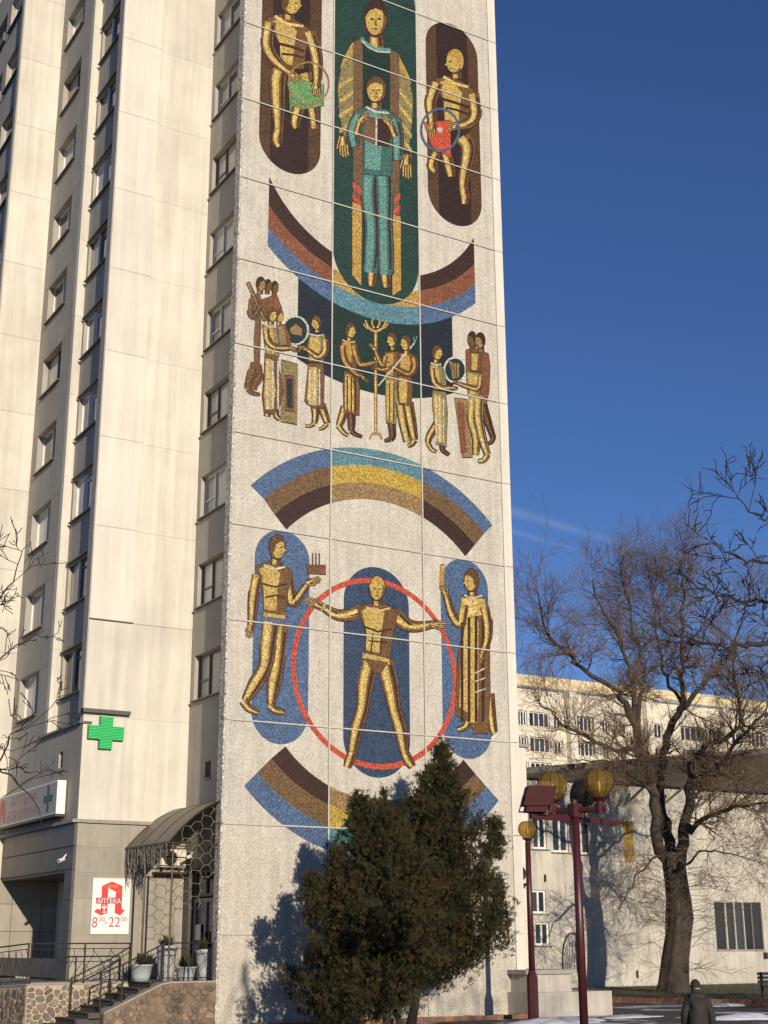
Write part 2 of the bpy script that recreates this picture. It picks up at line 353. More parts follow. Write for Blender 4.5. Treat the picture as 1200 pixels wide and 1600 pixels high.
# P: wall behind, with a proud lighter slab at its left edge
for r in range(len(JZ)-1):
    z0, z1 = JZ[r]+.35, JZ[r+1]+.35
    if r < 2: continue
    z0 = max(z0, 5.74) if r > 2 else 5.76; z1 = min(z1, TOP)
    if z0 < 9.0 and z1 > 9.0:
        part('wall_panel', bevel_panel(FP, -3.16, .295, z0, z1-.008, -.3, 0, .006), CREAM, T); continue
    part('wall_panel', bevel_panel(FP, -1.74 if z0 > 8.5 else -3.16, .295, z0+.002, z1-.002, -.3, 0, .004), CREAM, T)
    if z0 > 8.4: part('slab_panel', bevel_panel(FP, -3.2, -1.762, max(z0, 9.05)+.004, z1-.004, -.3, .13, .008), CREAM2, T)
g = MB(); FP.box(g, -3.24, -1.73, 8.93, 9.045, -.05, .2); part('ledge', g, SILL, T)
g = MB(); FP.box(g, -3.24, -3.203, 8.93, TOP, -.3, .12); part('slab_edge', g, solid('grey_edge_flashing', (.33, .30, .27), .7, .15, 4), T)
# X: glazed bays
for k in range(NST):
    b = 9.82+3*k; mb = MB(); zz0 = 8.66 if k == 0 else b-1.5+.006; zz1 = min(b+1.494, TOP)
    sheet(mb, FX, YP+.302, YY, zz0, zz1, [(3.95, 6.66, b, min(b+1.5, zz1-.02))], .2); part('wall_panel', mb, SHADEW, T)
wk = None
for k in range(NST-1):
    if wk is None: wk = window(FX, 3.95, 6.66, 9.82, 11.32, .14, (.3, .62), FRAMED, T, transom=((1, .78),), sill=.11)
    else: copy_part(wk, T, (0, 0, 3*k))
    g = MB(); FX.box(g, 3.9, 6.75, 11.34+3*k, 11.38+3*k, -.02, .08); part('lintel_cap', g, SILL, T)
# one pale mullion on each glazed bay
for k in range(NST-1):
    g = MB(); FX.box(g, 5.72, 5.80, 9.9+3*k, 11.27+3*k, -.12, -.055); part('mullion', g, FRAMEW, T)
for r in range(2, len(JZ)-1):    # Y: the narrow lit step
    z0 = max(JZ[r], 8.66); z1 = JZ[r+1]
    if z1 <= 8.7: continue
    mb = MB(); mb.box(XZ, XX+.25, YY, YY+.3, z0+.004, z1-.004); part('wall_panel', mb, CREAM, T)
for k in range(NST):             # Z: narrow windows
    b = 9.53+3*k; mb = MB(); zz0 = 8.66 if k == 0 else b-1.5+.006; zz1 = min(b+1.494, TOP)
    sheet(mb, FZ, YY+.302, YV, zz0, zz1, [(8.15, 10.3, b, min(b+1.5, zz1-.02))], .3); part('wall_panel', mb, SHADEW, T)
wk = None
for k in range(NST-1):
    if wk is None: wk = window(FZ, 8.15, 10.3, 9.53, 11.03, .24, (.45,), FRAMEW, T, sill=.1)
    else: copy_part(wk, T, (0, 0, 3*k))
for r in range(len(JZ)-1):       # V
    part('wall_panel', bevel_panel(FV, -4.8, XZ-.004, JZ[r]+.55, min(JZ[r+1]+.542, TOP), -.3, 0, .006), CREAM, T)
    g = MB(); FV.box(g, -4.86, -4.8, JZ[r]+.55, min(JZ[r+1]+.54, TOP), -.3, .02); part('slab_edge', g, SHADEW, T)
for k in range(NST):             # Q
    b = 9.6+3*k; mb = MB(); zz1 = min(b+1.494, TOP)
    sheet(mb, FQ, YV+.3, 18, 0 if k == 0 else b-1.5, zz1, [(11.6, 14.6, b, min(b+1.5, zz1-.02)), (15.2, 17.6, b, min(b+1.5, zz1-.02))], .3); part('wall_panel', mb, SHADEW, T)
wk = None
for k in range(NST-1):
    if wk is None:
        wk = window(FQ, 11.6, 14.6, 9.6, 11.1, .2, (.3, .62), FRAMEW, T, sill=.12); wk2 = window(FQ, 15.2, 17.6, 9.6, 11.1, .2, (.5,), FRAMEW, T, sill=.12)
    else: copy_part(wk, T, (0, 0, 3*k)); copy_part(wk2, T, (0, 0, 3*k))
# lower left-facing wall (x = XZ) with vent, ledge, granite fascia and shop-window recess
mb = MB(); sheet(mb, FZ, YP+.003, YV, 5.76, 8.6, [(5.1, 5.5, 7.45, 7.95)], .35); part('wall', mb, SHADEW, T)
g = MB(); g.box(XZ+.02, XZ+.35, 5.1, 5.5, 7.45, 7.95); g.v = [(x+.3, y, z) for x, y, z in g.v]; part('vent', g, DARKIN, T)
g = MB(); FZ.box(g, YP-.05, 7.4, 8.6, 8.67, -.3, .1); part('ledge', g, SILL, T)
g = MB(); FZ.box(g, 7.42, YV, 8.6, 8.655, -.3, .02); part('ledge', g, SHADEW, T)
g = MB(); FZ.box(g, YP-.1, YV, 5.66, 5.755, -.3, .14); part('ledge', g, KERBS, T)
g = MB(); FP.box(g, -2.897, .29, 5.655, 5.75, -.3, .1); part('ledge', g, KERBS, T)
g = MB(); sheet(g, FW, .345, YP, 4.75, 5.9, [], .1); part('wall', g, SHADEW, T)
# square vent on W
g = MB(); FW.box(g, 1.72, 2.12, 7.0, 7.5, -.1, .006); part('vent', g, DARKIN, T)
g = MB(); FW.box(g, 1.68, 2.16, 6.96, 7.0, -.1, .05); part('vent_sill', g, SILL, T)
# granite tiles on P below the ledge
tm = {}
LZ = 1.25
cols = [-3.16, -2.47, -1.78, -1.09, -.40, .285]; rows = [LZ-1.25]+[LZ+.0+.74*i for i in range(6)]+[5.63]
for i in range(5):
    for j in range(len(rows)-1):
        part('tile', bevel_panel(FP, cols[i]+.006, cols[i+1]-.006, rows[j]+.006, rows[j+1]-.006, -.12, RND.uniform(.02, .026), .006), GRANITE, T)
g = MB(); g.box(-3.15, .3, YP, YP+.3, 0, 5.64); part('tile_backing', g, MORTAR, T)
# fascia and pier of dark granite, recess behind
FZu = [YP+.02, 4.95, 6.4, 7.9, 9.4, YV-.1]
for i in range(5):
    for (a, b) in ((4.32, 4.98), (4.99, 5.65)):
        part('fascia_tile', bevel_panel(FZ, FZu[i]+.006, FZu[i+1]-.006, a+.006, b-.006, -.3, .03, .006), DGRANITE, T)
for j in range(4):
    part('pier_tile', bevel_panel(FZ, YP+.02, 4.15, .8+.88*j, .8+.88*(j+1)-.008, -.5, .03, .006), DGRANITE, T)
g = MB(); g.box(-1.2, -.9, YP+.4, YV, 0, 4.4); part('recess_wall', g, CREAM2, T)
g = MB(); g.box(XZ+.02, -.95, YP+.35, YV, 4.25, 4.315); part('recess_soffit', g, DGRANITE, T)
FR = Frame((-1.2, 0, 0), (0, 1, 0), (-1, 0, 0))
window(FR, 4.6, 8.6, 1.9, 4.1, -.05, (.4, .7), FRAMEW, T, glass=GLASS, sill=.15)
g = MB(); g.box(XZ-.0, XZ+.25, 4.2, YV-.04, 1.25, 1.8); part('plinth', g, DGRANITE, T)
for i in range(4):
    for j in range(5):
        part('tile', bevel_panel(FV, -4.8+i*1.02+.006, -4.8+(i+1)*1.02-.006, .0+.88*j, .88*(j+1)-.01, -.1, .03, .006), GRANITE, T)

# ---------------- mosaic
MT = {}
def mm(k):
    if k in MT: return MT[k]
    c = {'navy': (.045, .075, .14), 'navyd': (.018, .024, .035), 'blue': (.10, .165, .30), 'teal': (.13, .28, .34), 'green': (.02, .06, .045), 'dgreen': (.015, .04, .03),
         'dbrown': (.058, .025, .013), 'brown': (.20, .115, .05), 'rust': (.27, .10, .045), 'tan': (.36, .23, .10), 'yellow': (.58, .40, .07), 'gold': (.64, .45, .12), 'amber': (.58, .35, .08),
         'bronze': (.20, .10, .032), 'umber': (.06, .024, .012), 'red': (.62, .10, .05), 'white': (.66, .63, .56), 'lgreen': (.18, .36, .13), 'seaf': (.16, .36, .30), 'sead': (.06, .17, .15),
         'capb': (.11, .055, .02), 'capd': (.04, .019, .011), 'hair': (.15, .075, .022), 'skin': (.80, .60, .22), 'olive': (.30, .25, .10), 'ring': (.10, .15, .26)}[k]
    MT[k] = smalti('smalti_'+k, c); return MT[k]
class Mosaic:
    """flat layers laid on the wall, each a fraction of a millimetre in front of the last"""
    def __init__(s, d=.004): s.mb = MB(); s.ms = []; s.d = d
    def mi(s, k):
        if k not in s.ms: s.ms.append(k)
        return s.ms.index(k)
    def uv(s, pts, k):
        """polygon in wall coordinates"""
        i = s.mi(k); s.d += .00012
        s.mb.add([FM.P(u, z, s.d) for u, z in pts], [tuple(range(len(pts)))], i); return s
    def px(s, pts, k): return s.uv([FM.hit(*p) for p in pts], k)
    def strip(s, A, B, k):
        """band between two polylines in wall coordinates"""
        i = s.mi(k); s.d += .00012; n = len(A)
        s.mb.add([FM.P(u, z, s.d) for u, z in A]+[FM.P(u, z, s.d) for u, z in B], [(j, j+1, n+j+1, n+j) for j in range(n-1)], i); return s
    def done(s, name, label=None): return part(name, s.mb, [mm(k) for k in s.ms], T, label=label)
def capsule_uv(u0, u1, z0, z1, n=24, capt=True, capb=True):
    r = (u1-u0)/2; c = (u0+u1)/2; P = []
    if capb: P += [(c+r*math.cos(a), z0+r+r*math.sin(a)) for a in np.linspace(math.pi, 2*math.pi, n)]
    else: P += [(u0, z0), (u1, z0)]
    if capt: P += [(c+r*math.cos(a), z1-r+r*math.sin(a)) for a in np.linspace(0, math.pi, n)]
    else: P += [(u1, z1), (u0, z1)]
    return P
def clip(poly, u0, u1):
    for (lim, sg) in ((u0, 1), (u1, -1)):
        out = []
        for i in range(len(poly)):
            a, b = poly[i], poly[(i+1) % len(poly)]; ia = sg*(a[0]-lim) >= 0; ib = sg*(b[0]-lim) >= 0
            if ia: out.append(a)
            if ia != ib: t = (lim-a[0])/(b[0]-a[0]); out.append((lim, a[1]+t*(b[1]-a[1])))
        poly = out
    return poly
# capsules behind the seated figures
def cap_panel(pxl, pxr, ptop, pbot, base, mid=None, fr=(.18, .82), ztop=None):
    u0 = FM.hit(*pxl)[0]; u1 = FM.hit(*pxr)[0]; z0 = FM.hit(*pbot)[1]; z1 = ztop if ztop else FM.hit(*ptop)[1]
    M = Mosaic(); P = capsule_uv(u0, u1, z0, z1); M.uv(P, base)
    if mid: M.uv(clip(P, u0+(u1-u0)*fr[0], u0+(u1-u0)*fr[1]), mid)
    M.done('mosaic_panel'); return u0, u1, z0, z1
r = cap_panel((667, 200), (750, 230), (708.6, 39.4), (715.8, 353), 'capb', 'capd', (.2, .8))
zl = r[3]-r[2]; lb = FM.hit(465, 274)[1]
cap_panel((406, 150), (501.5, 150), None, (465, 274), 'capb', 'capd', (.18, .80), ztop=lb+zl)
cap_panel((396, 960), (483, 960), (443, 829), (437, 1163), 'blue')
cap_panel((689.5, 1000), (764.5, 1000), (725, 874), (732, 1186), 'blue')
cap_panel((536.8, 980), (639, 980), (586, 886), (586, 1215), 'navy')
# arcs
def circ(pts):
    A = np.array([FM.hit(*p) for p in pts]); M = np.c_[2*A, np.ones(len(A))]; s = np.linalg.lstsq(M, (A**2).sum(1), rcond=None)[0]
    return s[0], s[1], math.sqrt(s[2]+s[0]**2+s[1]**2)
U1, U2 = 3.414, 6.897
def arc_vals(c, us, low): return [(u, c[1]+(-1 if low else 1)*math.sqrt(max(1e-6, c[2]**2-(u-c[0])**2))) for u in us]
# first bowl of bands, ends cut upright
bnd = [[(419.5, 273.5), (517, 392), (655, 431), (741, 369.5)], [(419.5, 320), (517, 416), (655, 455), (741, 411.5)], [(419.5, 355), (517, 440), (655, 480.5), (741, 444.5)], [(419.5, 386), (517, 468.5), (592, 504.5), (655, 504), (741, 476)]]
cs = [circ(b) for b in bnd]; uL = FM.hit(419.5, 330)[0]; uR = FM.hit(741.5, 420)[0]
M = Mosaic()
for (u0, u1, cols_) in ((uL, U1, ('dbrown', 'rust', 'blue')), (U1, U2, (None, 'amber', 'teal')), (U2, uR, ('dbrown', 'rust', 'blue'))):
    us = list(np.linspace(u0, u1, 26))
    for i, k in enumerate(cols_):
        if k: M.strip(arc_vals(cs[i], us, True), arc_vals(cs[i+1], us, True), k)
M.done('mosaic_band')
# tall central niche
zb = FM.hit(597, 476)[1]; zt = FM.hit(590, -70)[1]
M = Mosaic(.006); M.uv(capsule_uv(U1+.02, U2-.02, zb, zt), 'green'); M.done('mosaic_panel')
# dark hangings under the bowl
cb = circ([(465, 560), (517, 592), (600, 617), (656, 622), (707, 615)])
M = Mosaic(); nl = FM.hit(465, 500)[0]; nr = FM.hit(707.5, 560)[0]
for u0, u1, k in ((nl, U1, 'navyd'), (U1, U2, 'dgreen'), (U2, nr, 'navyd')):
    us = list(np.linspace(u0, u1, 20)); M.strip(arc_vals(cs[3], us, True), arc_vals(cb, us, True), k)
M.done('mosaic_panel')
# arch and lower bowl: concentric bands with radial ends
def z3(x, y): return (350+.375*x, 690+.375*y)
def z4(x, y): return (340+.4*x, 1130+.4*y)
def z1(x, y): return (370+.35833*x, .35833*y)
def zA(x, y): return (370+.1875*x, 420+.1875*y)
def zC(x, y): return (520+.23333*x, 480+.23333*y)
def radial(bounds, colsL, colsC, colsR, low):
    cs = [circ(b) for b in bounds]; M = Mosaic()
    for i in range(len(bounds)-1):
        A0, A1 = FM.hit(*bounds[i][0])[0], FM.hit(*bounds[i][-1])[0]; B0, B1 = FM.hit(*bounds[i+1][0])[0], FM.hit(*bounds[i+1][-1])[0]
        for (a0, a1, b0, b1, k) in ((A0, U1, B0, U1, colsL[i]), (U1, U2, U1, U2, colsC[i]), (U2, A1, U2, B1, colsR[i])):
            n = 24; M.strip(arc_vals(cs[i], np.linspace(a0, a1, n), low), arc_vals(cs[i+1], np.linspace(b0, b1, n), low), k)
    M.done('mosaic_band')
radial([[z3(110, 180), z3(440, 38), z3(630, 25), z3(825, 103), z3(1118, 348)], [z3(165, 235), z3(440, 110), z3(630, 101), z3(825, 166), z3(1085, 383)],
        [z3(210, 300), z3(440, 188), z3(630, 172), z3(825, 240), z3(1045, 432)], [z3(260, 365), z3(440, 260), z3(630, 245), z3(825, 310), z3(1005, 480)]],
       ('blue', 'brown', 'dbrown'), ('teal', 'yellow', 'tan'), ('blue', 'brown', 'dbrown'), False)
radial([[z4(265, 88), z4(425, 243), z4(630, 298), z4(735, 292), z4(960, 143)], [z4(210, 138), z4(425, 312), z4(630, 365), z4(735, 362), z4(1005, 195)],
        [z4(155, 190), z4(425, 408), z4(630, 440), z4(735, 436), z4(1050, 250)], [z4(103, 240), z4(425, 505), z4(630, 530), z4(735, 525), z4(1098, 305)]],
       ('dbrown', 'brown', 'blue'), ('tan', 'yellow', 'teal'), ('dbrown', 'brown', 'blue'), True)
M = Mosaic(.006); M.uv(capsule_uv(FM.hit(*z4(435, 560))[0], FM.hit(*z4(790, 560))[0], 2.6, FM.hit(*z4(620, 338))[1]), 'sead'); M.done('mosaic_panel')
# red ring
cr_ = circ([z3(560, 578), z3(293, 940), z3(625, 1360), z3(960, 960), z3(410, 1240), z3(880, 1240)])
M = Mosaic(.007); an = np.linspace(0, 2*math.pi, 90); w_ = .085
M.strip([(cr_[0]+(cr_[2]+w_)*math.cos(a), cr_[1]+(cr_[2]+w_)*math.sin(a)) for a in an], [(cr_[0]+(cr_[2]-w_)*math.cos(a), cr_[1]+(cr_[2]-w_)*math.sin(a)) for a in an], 'red')
M.done('mosaic_ring')

# plain stylised figures of gold, bronze and umber smalti
def limb_poly(pts, rad):
    L_, R_ = [], []; n = len(pts)
    for i in range(n):
        a = np.array(pts[max(i-1, 0)]); b = np.array(pts[min(i+1, n-1)]); t = (b-a)/(np.linalg.norm(b-a)+1e-9); q = np.array((-t[1], t[0]))
        L_.append(np.array(pts[i])+q*rad[i]); R_.append(np.array(pts[i])-q*rad[i])
    return L_, R_
def smooth_chain(pts, rad, k=4):
    P = [np.array(p, float) for p in pts]; out = []; ro = []
    for i in range(len(P)-1):
        p0, p1, p2, p3 = P[max(i-1, 0)], P[i], P[i+1], P[min(i+2, len(P)-1)]
        for j in range(k):
            t = j/k; out.append(.5*((2*p1)+(-p0+p2)*t+(2*p0-5*p1+4*p2-p3)*t*t+(-p0+3*p1-3*p2+p3)*t**3)); ro.append(rad[i]*(1-t)+rad[i+1]*t)
    out.append(P[-1]); ro.append(rad[-1]); return out, ro
class Fig(Mosaic):
    def __init__(s, zf, k, base='bronze', hi='gold', out='umber', d=.008):
        super().__init__(d); s.z = zf; s.k = k; s.base, s.hi, s.out = base, hi, out
    def band(s, P, R, k):
        A, B = limb_poly(P, R); s.strip([FM.hit(*a) for a in A], [FM.hit(*b) for b in B], k)
    def limb(s, pts, rad, base=None, hi=None, shift=.28):
        P, R = smooth_chain([s.z(*p) for p in pts], [r_*s.k for r_ in rad]); o = max(.8, min(1.6, .3*max(R)))
        k0 = len(P)//4 if len(P) > 10 else 0; s.band(P[k0:], [r_+o for r_ in R[k0:]], s.out); s.band(P, R, base or s.base)
        Q = [p+np.array((-shift*r_, 0)) for p, r_ in zip(P, R)]; s.band(Q, [r_*.46 for r_ in R], hi or s.hi)
        Q = [p+np.array((.62*r_, 0)) for p, r_ in zip(P[1:-1], R[1:-1])]; s.band(Q, [r_*.16 for r_ in R[1:-1]], s.out)
        Q = [p+np.array((-shift*1.3*r_, 0)) for p, r_ in zip(P[1:-1], R[1:-1])]; s.band(Q, [r_*.2 for r_ in R[1:-1]], 'skin' if (hi or s.hi) == 'gold' else (hi or s.hi)); return s
    def poly(s, pts, base=None, hi=None, outline=True, stripes=0, sk='umber'):
        P = [np.array(s.z(*p)) for p in pts]; c = sum(P)/len(P)
        if outline: s.px([p+(p-c)/(np.linalg.norm(p-c)+1e-9)*1.2 for p in P], s.out)
        s.px(P, base or s.base)
        if hi: s.px([c+(p-c)*np.array((.55, .86))+np.array((-.12*np.ptp([q[0] for q in P]), 0)) for p in P], hi)
        if stripes:
            x0 = min(p[0] for p in P); x1 = max(p[0] for p in P); y0 = min(p[1] for p in P); y1 = max(p[1] for p in P)
            for i in range(stripes):
                x = x0+(x1-x0)*(i+1)/(stripes+1); w = (x1-x0)*.04; s.px([(x-w, y0+(y1-y0)*.12), (x+w, y0+(y1-y0)*.12), (x+w, y1-(y1-y0)*.08), (x-w, y1-(y1-y0)*.08)], sk)
        return s
    def ell(s, c, rx, ry, k, n=20, a0=0, a1=2*math.pi):
        C_ = s.z(*c); s.px([(C_[0]+rx*s.k*math.cos(a), C_[1]+ry*s.k*math.sin(a)) for a in np.linspace(a0, a1, n, endpoint=(a1-a0) < 6.2)], k); return s
    def ring(s, c, rx, ry, w, k, a0=0, a1=2*math.pi):
        C_ = s.z(*c); A = np.linspace(a0, a1, 40)
        s.strip([FM.hit(C_[0]+(rx+w)*s.k*math.cos(a), C_[1]+(ry+w)*s.k*math.sin(a)) for a in A], [FM.hit(C_[0]+(rx-w)*s.k*math.cos(a), C_[1]+(ry-w)*s.k*math.sin(a)) for a in A], k); return s
    def head(s, c, rx, ry, face=0, hair='hair', neck=True, skin=None):
        """face: -1 left, 0 front, 1 right"""
        x, y = c; sk_ = skin or s.hi
        if neck: s.limb([(x-face*rx*.15, y+ry*.6), (x-face*rx*.2, y+ry*1.45)], [rx*.48, rx*.55], s.base, sk_)
        s.ell(c, rx*1.12, ry*1.1, s.out)
        s.ell((x, y), rx*1.0, ry*.98, s.base); s.ell((x+face*rx*.16-(0 if face else rx*.1), y+ry*.02), rx*.8, ry*.92, sk_)
        cap = [(x+rx*1.02*math.cos(q), y+ry*1.02*math.sin(q)) for q in np.linspace(math.pi, 2*math.pi, 14)]+([(x+rx*.55, y-ry*.42), (x, y-ry*.55), (x-rx*.55, y-ry*.42)] if face == 0 else [])
        if face: cap = [(x-face*rx*1.0*math.cos(q), y+ry*1.02*math.sin(q)) for q in np.linspace(.75, -2.75, 18)]+[(x+face*rx*.45, y-ry*.45), (x-face*rx*.15, y-ry*.2), (x-face*rx*.35, y+ry*.35)]
        s.poly(cap, hair, outline=False)
        if face: s.poly([(x+face*rx*.9, y+ry*.05), (x+face*rx*1.18, y+ry*.32), (x+face*rx*.85, y+ry*.36)], sk_, outline=False)
        for e in ((-.32, .32) if face == 0 else (face*.55,)):
            s.poly([(x+(e-.17)*rx, y+ry*.0), (x+(e+.17)*rx, y+ry*.0), (x+(e+.15)*rx, y+ry*.1), (x+(e-.15)*rx, y+ry*.1)], s.out, outline=False)
        if face == 0: s.poly([(x-.05*rx, y+ry*.05), (x+.07*rx, y+ry*.05), (x+.1*rx, y+ry*.42), (x-.1*rx, y+ry*.42)], s.base, outline=False)
        s.poly([(x+face*rx*.5-.2*rx, y+ry*.56), (x+face*rx*.5+.2*rx, y+ry*.56), (x+face*rx*.5+.15*rx, y+ry*.64), (x+face*rx*.5-.15*rx, y+ry*.64)], s.out, outline=False); return s
    def line(s, pts, w, k): s.band([np.array(s.z(*p)) for p in pts], [w*s.k]*len(pts), k); return s
    def hand(s, a, b, r_, n=4):
        """palm at a, fingers towards b"""
        a = np.array(a, float); b = np.array(b, float); t = b-a; q = np.array((-t[1], t[0]))/(np.linalg.norm(t)+1e-9)
        s.limb([tuple(a), tuple(a+t*.5)], [r_, r_*.95])
        for i in range(n):
            o = (i-(n-1)/2)*r_*.5; s.limb([tuple(a+t*.4+q*o), tuple(a+t*(1.0-.08*abs(i-1.3))+q*o*1.15)], [r_*.26, r_*.2])
        s.limb([tuple(a+q*r_*.6), tuple(a+t*.55+q*r_*1.5)], [r_*.26, r_*.2]); return s
# standing man with outstretched arms, in the ring
F = Fig(z3, .375)
F.limb([(610, 915), (588, 1010), (578, 1105), (552, 1200), (532, 1300)], [36, 33, 24, 25, 14]).limb([(535, 1290), (522, 1330), (512, 1358)], [15, 18, 12])
F.limb([(668, 915), (692, 1010), (710, 1110), (735, 1200), (752, 1300)], [36, 33, 24, 25, 14]).limb([(750, 1290), (768, 1330), (786, 1356)], [15, 18, 12])
F.limb([(575, 705), (520, 722), (470, 722), (415, 692)], [30, 25, 20, 13]).hand((410, 690), (335, 655), 14)
F.limb([(705, 712), (755, 760), (805, 772), (868, 762)], [30, 25, 20, 13]).hand((868, 762), (928, 762), 14)
F.poly([(555, 695), (600, 678), (672, 680), (725, 705), (705, 790), (690, 900), (588, 885), (590, 790)], 'bronze', 'gold')
F.line([(580, 770), (640, 792), (700, 782)], 4, 'umber').line([(600, 830), (680, 838)], 3, 'umber').line([(620, 800), (610, 885)], 3, 'umber').line([(655, 800), (650, 885)], 3, 'umber').line([(590, 690), (640, 708), (690, 694)], 4, 'skin')
F.poly([(575, 880), (690, 905), (688, 930), (576, 902)], 'gold').poly([(590, 905), (680, 922), (650, 965), (625, 965)], 'bronze')
F.head((637, 612), 32, 50, 0, 'amber'); F.done('mosaic_figure', 'gold figure with arms spread before a dark blue niche')
# walking man at left
F = Fig(z3, .375)
F.limb([(235, 760), (222, 930), (208, 1000), (196, 1095)], [36, 27, 28, 13]).limb([(190, 1100), (215, 1120), (255, 1130)], [14, 13, 7])
F.limb([(195, 750), (182, 850), (172, 935), (130, 1010), (88, 1080)], [38, 34, 26, 28, 13]).limb([(80, 1080), (105, 1112), (145, 1130)], [16, 14, 8])
F.limb([(265, 560), (278, 640), (292, 670), (345, 598)], [24, 20, 18, 11]).hand((345, 590), (405, 572), 12)
F.poly([(130, 520), (190, 500), (240, 510), (285, 545), (265, 620), (255, 725), (165, 715), (160, 620)], 'bronze', 'gold')
F.line([(150, 590), (210, 606), (262, 594)], 4, 'umber').line([(170, 650), (215, 640), (255, 652)], 4, 'umber').line([(165, 515), (210, 532), (255, 522)], 4, 'white')
F.limb([(140, 555), (122, 650), (116, 740), (112, 770)], [24, 20, 15, 11]).hand((112, 765), (100, 820), 12)
F.poly([(165, 712), (255, 725), (255, 740), (160, 728)], 'gold').head((220, 440), 32, 50, 1)
F.poly([(345, 515), (420, 515), (420, 555), (350, 550)], 'rust', 'bronze')
for x in (368, 382, 396): F.line([(x, 465), (x, 515)], 3, 'bronze')
F.done('mosaic_figure', 'gold figure walking to the right holding a small pot')
# robed woman at right
F = Fig(z3, .375)
F.limb([(1020, 1160), (1005, 1190), (972, 1200)], [14, 12, 7]).limb([(1105, 1050), (1120, 1190), (1130, 1215)], [18, 14, 12])
F.poly([(990, 645), (1040, 632), (1085, 655), (1108, 740), (1105, 880), (1108, 1060), (1100, 1215), (1040, 1215), (1025, 1165), (962, 1140), (975, 880), (1003, 760), (985, 700)], 'bronze', 'gold', stripes=4)
F.poly([(985, 650), (1085, 655), (1095, 720), (1000, 735)], 'gold', 'skin').line([(1000, 640), (1035, 652), (1075, 642)], 4, 'white')
F.limb([(1000, 680), (985, 760), (950, 720), (925, 640)], [20, 18, 15, 10]).hand((925, 640), (905, 595), 11)
F.limb([(1085, 690), (1098, 760), (1095, 830), (1075, 880)], [20, 18, 14, 10]).hand((1075, 880), (1062, 925), 10)
F.poly([(900, 515), (918, 515), (915, 600), (898, 600)], 'amber').head((1030, 578), 30, 46, -1); F.ell((1052, 575), 14, 16, 'hair')
F.line([(1045, 965), (1085, 945)], 3, 'white').line([(1045, 1000), (1088, 985)], 3, 'white').line([(1045, 1045), (1088, 1030)], 3, 'white')
F.done('mosaic_figure', 'gold figure in a long pleated robe raising one hand')
# seated figure, upper left
F = Fig(z1, .35833)
F.limb([(300, 320), (330, 470), (340, 560)], [36, 22, 18]).poly([(225, 335), (378, 372), (376, 462), (232, 486)], 'lgreen')
F.limb([(270, 470), (255, 530), (258, 560)], [26, 20, 12])
F.limb([(190, 305), (178, 350), (180, 480), (182, 570)], [34, 34, 27, 15]).limb([(182, 560), (175, 610), (185, 640)], [20, 22, 12])
F.poly([(130, 80), (200, 62), (265, 95), (325, 130), (300, 220), (290, 300), (195, 300), (190, 200)], 'bronze', 'gold')
F.line([(180, 190), (240, 205), (295, 225)], 6, 'umber').line([(195, 235), (245, 240), (290, 252)], 5, 'umber').line([(165, 70), (220, 105), (290, 115)], 6, 'skin')
F.limb([(145, 95), (132, 190), (165, 260), (230, 315)], [28, 25, 22, 13]).hand((230, 315), (275, 355), 16)
F.limb([(315, 140), (345, 240), (350, 330), (345, 370)], [27, 24, 18, 13]).hand((345, 365), (350, 425), 16)
F.ring((312, 365), 88, 92, 4, 'tan').head((235, 12), 42, 52, 1); F.done('mosaic_figure', 'seated gold figure holding a green drum')
# seated figure, upper right
F = Fig(z1, .35833)
F.limb([(900, 620), (930, 740), (935, 770)], [22, 20, 14]).limb([(870, 665), (850, 720), (865, 750)], [18, 20, 12])
F.limb([(985, 600), (1010, 650), (990, 770), (985, 820)], [34, 30, 22, 14]).limb([(985, 815), (995, 860), (990, 890)], [18, 20, 12])
F.poly([(865, 345), (925, 335), (985, 360), (1040, 400), (1020, 470), (1010, 560), (905, 545), (900, 450)], 'bronze', 'gold')
F.line([(890, 430), (950, 448), (1015, 470)], 6, 'umber').line([(910, 470), (960, 480), (1010, 500)], 5, 'umber').line([(900, 335), (950, 365), (1010, 380)], 6, 'skin')
F.poly([(815, 535), (930, 525), (932, 690), (850, 640)], 'red')
F.limb([(875, 360), (845, 440), (848, 500), (850, 540)], [27, 24, 18, 13]).hand((850, 540), (850, 595), 15)
F.limb([(1030, 410), (1040, 500), (1010, 540), (960, 550)], [27, 23, 19, 13]).hand((960, 550), (915, 560), 15)
F.ring((885, 568), 82, 92, 5, 'ring').ell((885, 568), 12, 12, 'white').head((950, 268), 38, 52, -1, 'amber'); F.done('mosaic_figure', 'seated gold figure holding a red disc')
# tall robed figure
F = Fig(z1, .35833, d=.008)
F.poly([(540, 165), (500, 190), (462, 260), (440, 380), (445, 480), (465, 590), (505, 610), (545, 590), (560, 300)], 'olive')
F.poly([(665, 215), (705, 240), (745, 320), (768, 430), (765, 520), (750, 640), (715, 655), (675, 600), (660, 320)], 'olive')
F.poly([(540, 165), (500, 190), (462, 260), (450, 300), (500, 240)], 'amber', outline=False).poly([(665, 215), (705, 240), (745, 320), (762, 370), (712, 300)], 'amber', outline=False)
for i in range(4):
    y = 330+65*i; F.poly([(445, y+40), (508, y), (508, y+16), (447, y+58)], 'gold', outline=False)
    y = 385+65*i; F.poly([(705, y), (762, y+70), (762, y+92), (705, y+18)], 'gold', outline=False)
F.poly([(507, 185), (548, 165), (548, 900), (507, 890)], 'brown').poly([(666, 220), (708, 250), (708, 950), (668, 940)], 'brown')
F.poly([(503, 880), (545, 895), (542, 1245), (503, 1200)], 'amber').poly([(676, 935), (714, 945), (715, 1265), (678, 1290)], 'amber')
for y in (800, 850): F.poly([(505, y-10), (543, y+30), (543, y+55), (505, y+18)], 'red', outline=False).poly([(676, y+70), (712, y+45), (712, y+68), (676, y+95)], 'red', outline=False)
F.poly([(548, 175), (600, 210), (668, 222), (668, 560), (548, 560)], 'dgreen', outline=False)
